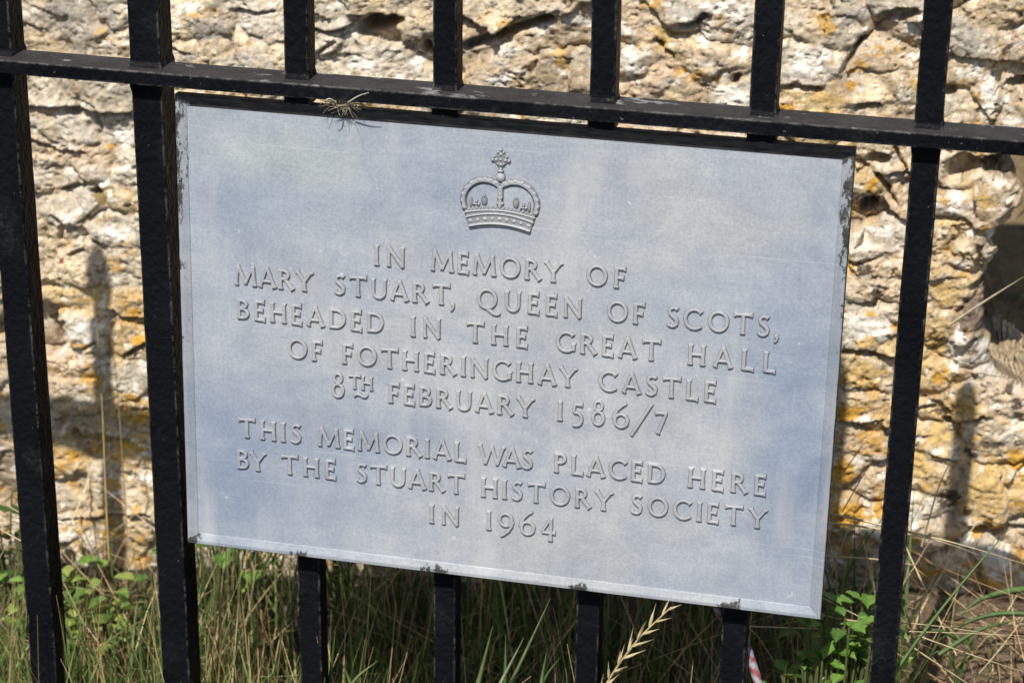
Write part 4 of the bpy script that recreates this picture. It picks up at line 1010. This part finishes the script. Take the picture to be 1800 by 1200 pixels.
# red and white cord hanging behind a bar below the plaque
b6 = .22
cp = smooth_path([(b6 - .0172, .014, ZR - .366), (b6 - .0160, .012, ZR - .376), (b6 - .0140, .014, ZR - .390), (b6 - .0090, .0225, ZR - .400), (b6, .0245, ZR - .406), (b6 + .0060, .0245, ZR - .419), (b6 + .0130, .0205, ZR - .434), (b6 + .0200, .010, ZR - .446), (b6 + .0205, -.002, ZR - .458), (b6 + .010, -.0062, ZR - .466), (b6 - .006, -.006, ZR - .472), (b6 - .0145, .006, ZR - .482), (b6 - .010, .024, ZR - .50), (b6 + .004, .026, ZR - .56), (b6 + .01, .025, ZR - .655)], 130)
v, f = tube(cp, .0034, 14); k = np.arange(len(v)); row = k // 14; aa = (k % 14) / 14
st_ = np.sin(2 * np.pi * (2 * aa + row * .16)) + .9 * noise(aa * 9, row * .55, 3); st2 = np.sin(2 * np.pi * (2 * aa - row * .27) + 1.0) + .6 * noise(aa * 9, row * .6, 4)
cc = np.where((st_ > .15)[:, None], np.array((.17, .035, .042)), np.where((st2 > .75)[:, None], np.array((.20, .24, .30)), np.array((.20, .205, .22))))
nrm_ = v - np.repeat(cp, 14, axis=0); v = v + nrm_ * (.14 * np.abs(np.sin(np.pi * (2 * aa + row * .22))) - .07)[:, None]
tag(mesh_obj('braided_cord', v, f, M_CORD, col=cc), 'red and white braided cord tied round the bar under the plaque', 'cord')

# tuft of dry fluff caught between rail and plaque
ft = at(606, 183, -.004); parts_v, parts_f, parts_c = [], [], []; o = 0
for i in range(150):
    b = ft + RNG.normal(0, 1, 3) * (.0055, .0016, .0014); d = RNG.normal(0, 1, 3) * (1.0, .5, .42); d /= np.linalg.norm(d); d[1] = -abs(d[1]) * .7
    L = RNG.uniform(.003, .009); bend = RNG.normal(0, .35, 3)
    pts = [b + d * L * t + bend * L * t * t for t in np.linspace(0, 1, 5)]
    q, w3 = tube(pts, np.linspace(.00028, .00010, 5), 4)
    parts_v.append(q); parts_f += [tuple(o + k for k in ff) for ff in w3]; o += len(q)
    parts_c.append(np.full((len(q), 3), random.choice([(.48, .42, .33), (.36, .31, .24), (.60, .57, .51), (.40, .31, .19)])))
for p0, p1, p2 in (((612, 180, -.012), (630, 168, -.02), (648, 163, -.022)), ((590, 180, -.012), (580, 172, -.02), (572, 176, -.02))):
    q, w3 = tube(smooth_path(pp(p0, p1, p2), 10), np.linspace(.0006, .0002, 10), 5)
    parts_v.append(q); parts_f += [tuple(o + k for k in ff) for ff in w3]; o += len(q); parts_c.append(np.full((len(q), 3), (.62, .60, .55)))
tag(mesh_obj('fluff_tuft', np.concatenate(parts_v), parts_f, M_FLUFF, col=np.concatenate(parts_c)), 'tuft of dry straw fluff caught between the rail and the plaque top', 'fluff tuft')


# broad-leaved weeds
def leaf(base, head, pitch, L, Wd, lobes, colr, droop=.7, fold=.35):
    nu, nv_ = 12, 7; t = np.linspace(0, 1, nu); s = np.linspace(-1, 1, nv_)
    outl = np.sin(np.pi * t ** .8) ** .75 * (1 - .15 * t)
    if lobes: outl = outl * (.72 + .28 * np.abs(np.cos(np.pi * lobes * t)))
    outl = np.maximum(outl, .05)
    T, S = np.meshgrid(t, s); xx = T * L; yy = S * Wd / 2 * outl[None]; an = pitch - droop * T
    along = np.cumsum(np.cos(an) * L / nu, 1); zz = np.cumsum(np.sin(an) * L / nu, 1) + fold * np.abs(yy) + .04 * L * np.sin(9 * T) * S * S
    c, s_ = math.cos(head), math.sin(head)
    P = np.stack([base[0] + along * c - yy * s_, base[1] + along * s_ + yy * c, base[2] + zz], -1)
    cl = np.array(colr)[None, None] * (1 + .35 * np.exp(-(S * 5) ** 2))[..., None]
    return P.reshape(-1, 3), grid_faces(nu, nv_), cl.reshape(-1, 3)


def weed(name, px, py, Y, nl, L, Wd, lobes, cols, label, spread=.03, stem_h=(.01, .05), seed=1):
    rg = np.random.default_rng(seed); P0 = at(px, py, Y); gz = float(ground_z(np.array(P0[0]), np.array(P0[1])))
    gz = min(gz, P0[2]); v, f, c = [], [], []; o = 0
    for i in range(nl):
        hd = rg.uniform(0, 6.28); hgt = rg.uniform(*stem_h); b = np.array([P0[0], P0[1], gz]); tip = np.array([P0[0] + rg.normal(0, spread), P0[1] + rg.normal(0, spread * .5), gz + hgt])
        q, w3 = tube(smooth_path([b, (b + tip) / 2 + rg.normal(0, .004, 3), tip], 8), .0009, 5)
        v.append(q); f += [tuple(o + k for k in ff) for ff in w3]; o += len(q); c.append(np.full((len(q), 3), (.12, .14, .05)))
        colr = np.array(cols[rg.integers(len(cols))]) * (1 + .15 * rg.normal())
        q, w3, c3 = leaf(tip, hd, rg.uniform(.1, .9), L * rg.uniform(.6, 1.15), Wd * rg.uniform(.7, 1.15), lobes, colr)
        v.append(q); f += [tuple(int(o + k) for k in ff) for ff in w3]; o += len(q); c.append(c3)
    return tag(mesh_obj(name, np.concatenate(v), f, M_LEAF, col=np.concatenate(c)), label, 'weed', 'leafy weeds in the grass')


GL = [(.10, .20, .035), (.13, .235, .045), (.075, .15, .03), (.15, .25, .055)]
YL = [(.20, .27, .06), (.24, .29, .07), (.10, .17, .04), (.15, .22, .05)]
weed('leafy_weed', 1435, 1190, .032, 90, .021, .013, 4, GL, 'bright green lobed weed under the lower right corner of the plaque', .022, (.09, .235), 3)
weed('leafy_weed', 1492, 1150, .05, 190, .021, .014, 4, GL, 'lobed green weed close behind the right-hand bar at the wall foot', .019, (.07, .275), 4)
weed('leafy_weed', 1365, 1230, .026, 60, .020, .012, 4, GL, 'low lobed weed beside the bar tied with cord', .022, (.08, .205), 5)
weed('leafy_weed', 1680, 1190, .18, 6, .040, .018, 0, GL, 'small sparse weed on bare soil at the lower right', .02, (.01, .03), 6)
weed('leafy_weed', 150, 1060, .22, 55, .021, .015, 0, GL + YL, 'round-leaved green weed right of the leftmost post', .030, (.02, .085), 7)
weed('leafy_weed', 215, 1150, .18, 50, .019, .014, 0, YL, 'yellow-green small-leaved weed left of the second thick post', .030, (.01, .07), 8)
weed('leafy_weed', 45, 1110, .20, 34, .021, .015, 0, YL + GL, 'pale-leaved weed behind the lower end of the leftmost post', .026, (.02, .08), 9)
weed('leafy_weed', 15, 1010, .24, 30, .026, .015, 0, [(.04, .085, .02), (.05, .10, .025)], 'dark green weed in the far left lower corner', .026, (.04, .15), 10)
weed('leafy_weed', 400, 1040, .25, 22, .034, .017, 0, GL, 'narrow-leaved green weed under the lower left plaque corner', .040, (.05, .15), 11)
weed('leafy_weed', 1772, 440, .95, 14, .024, .015, 0, GL, 'little green weed on the dark bank past the wall end', .03, (.005, .02), 12)
weed('leafy_weed', 1790, 600, .85, 10, .026, .008, 0, GL, 'thin green sprig below the hole at the wall end', .02, (.005, .02), 13)
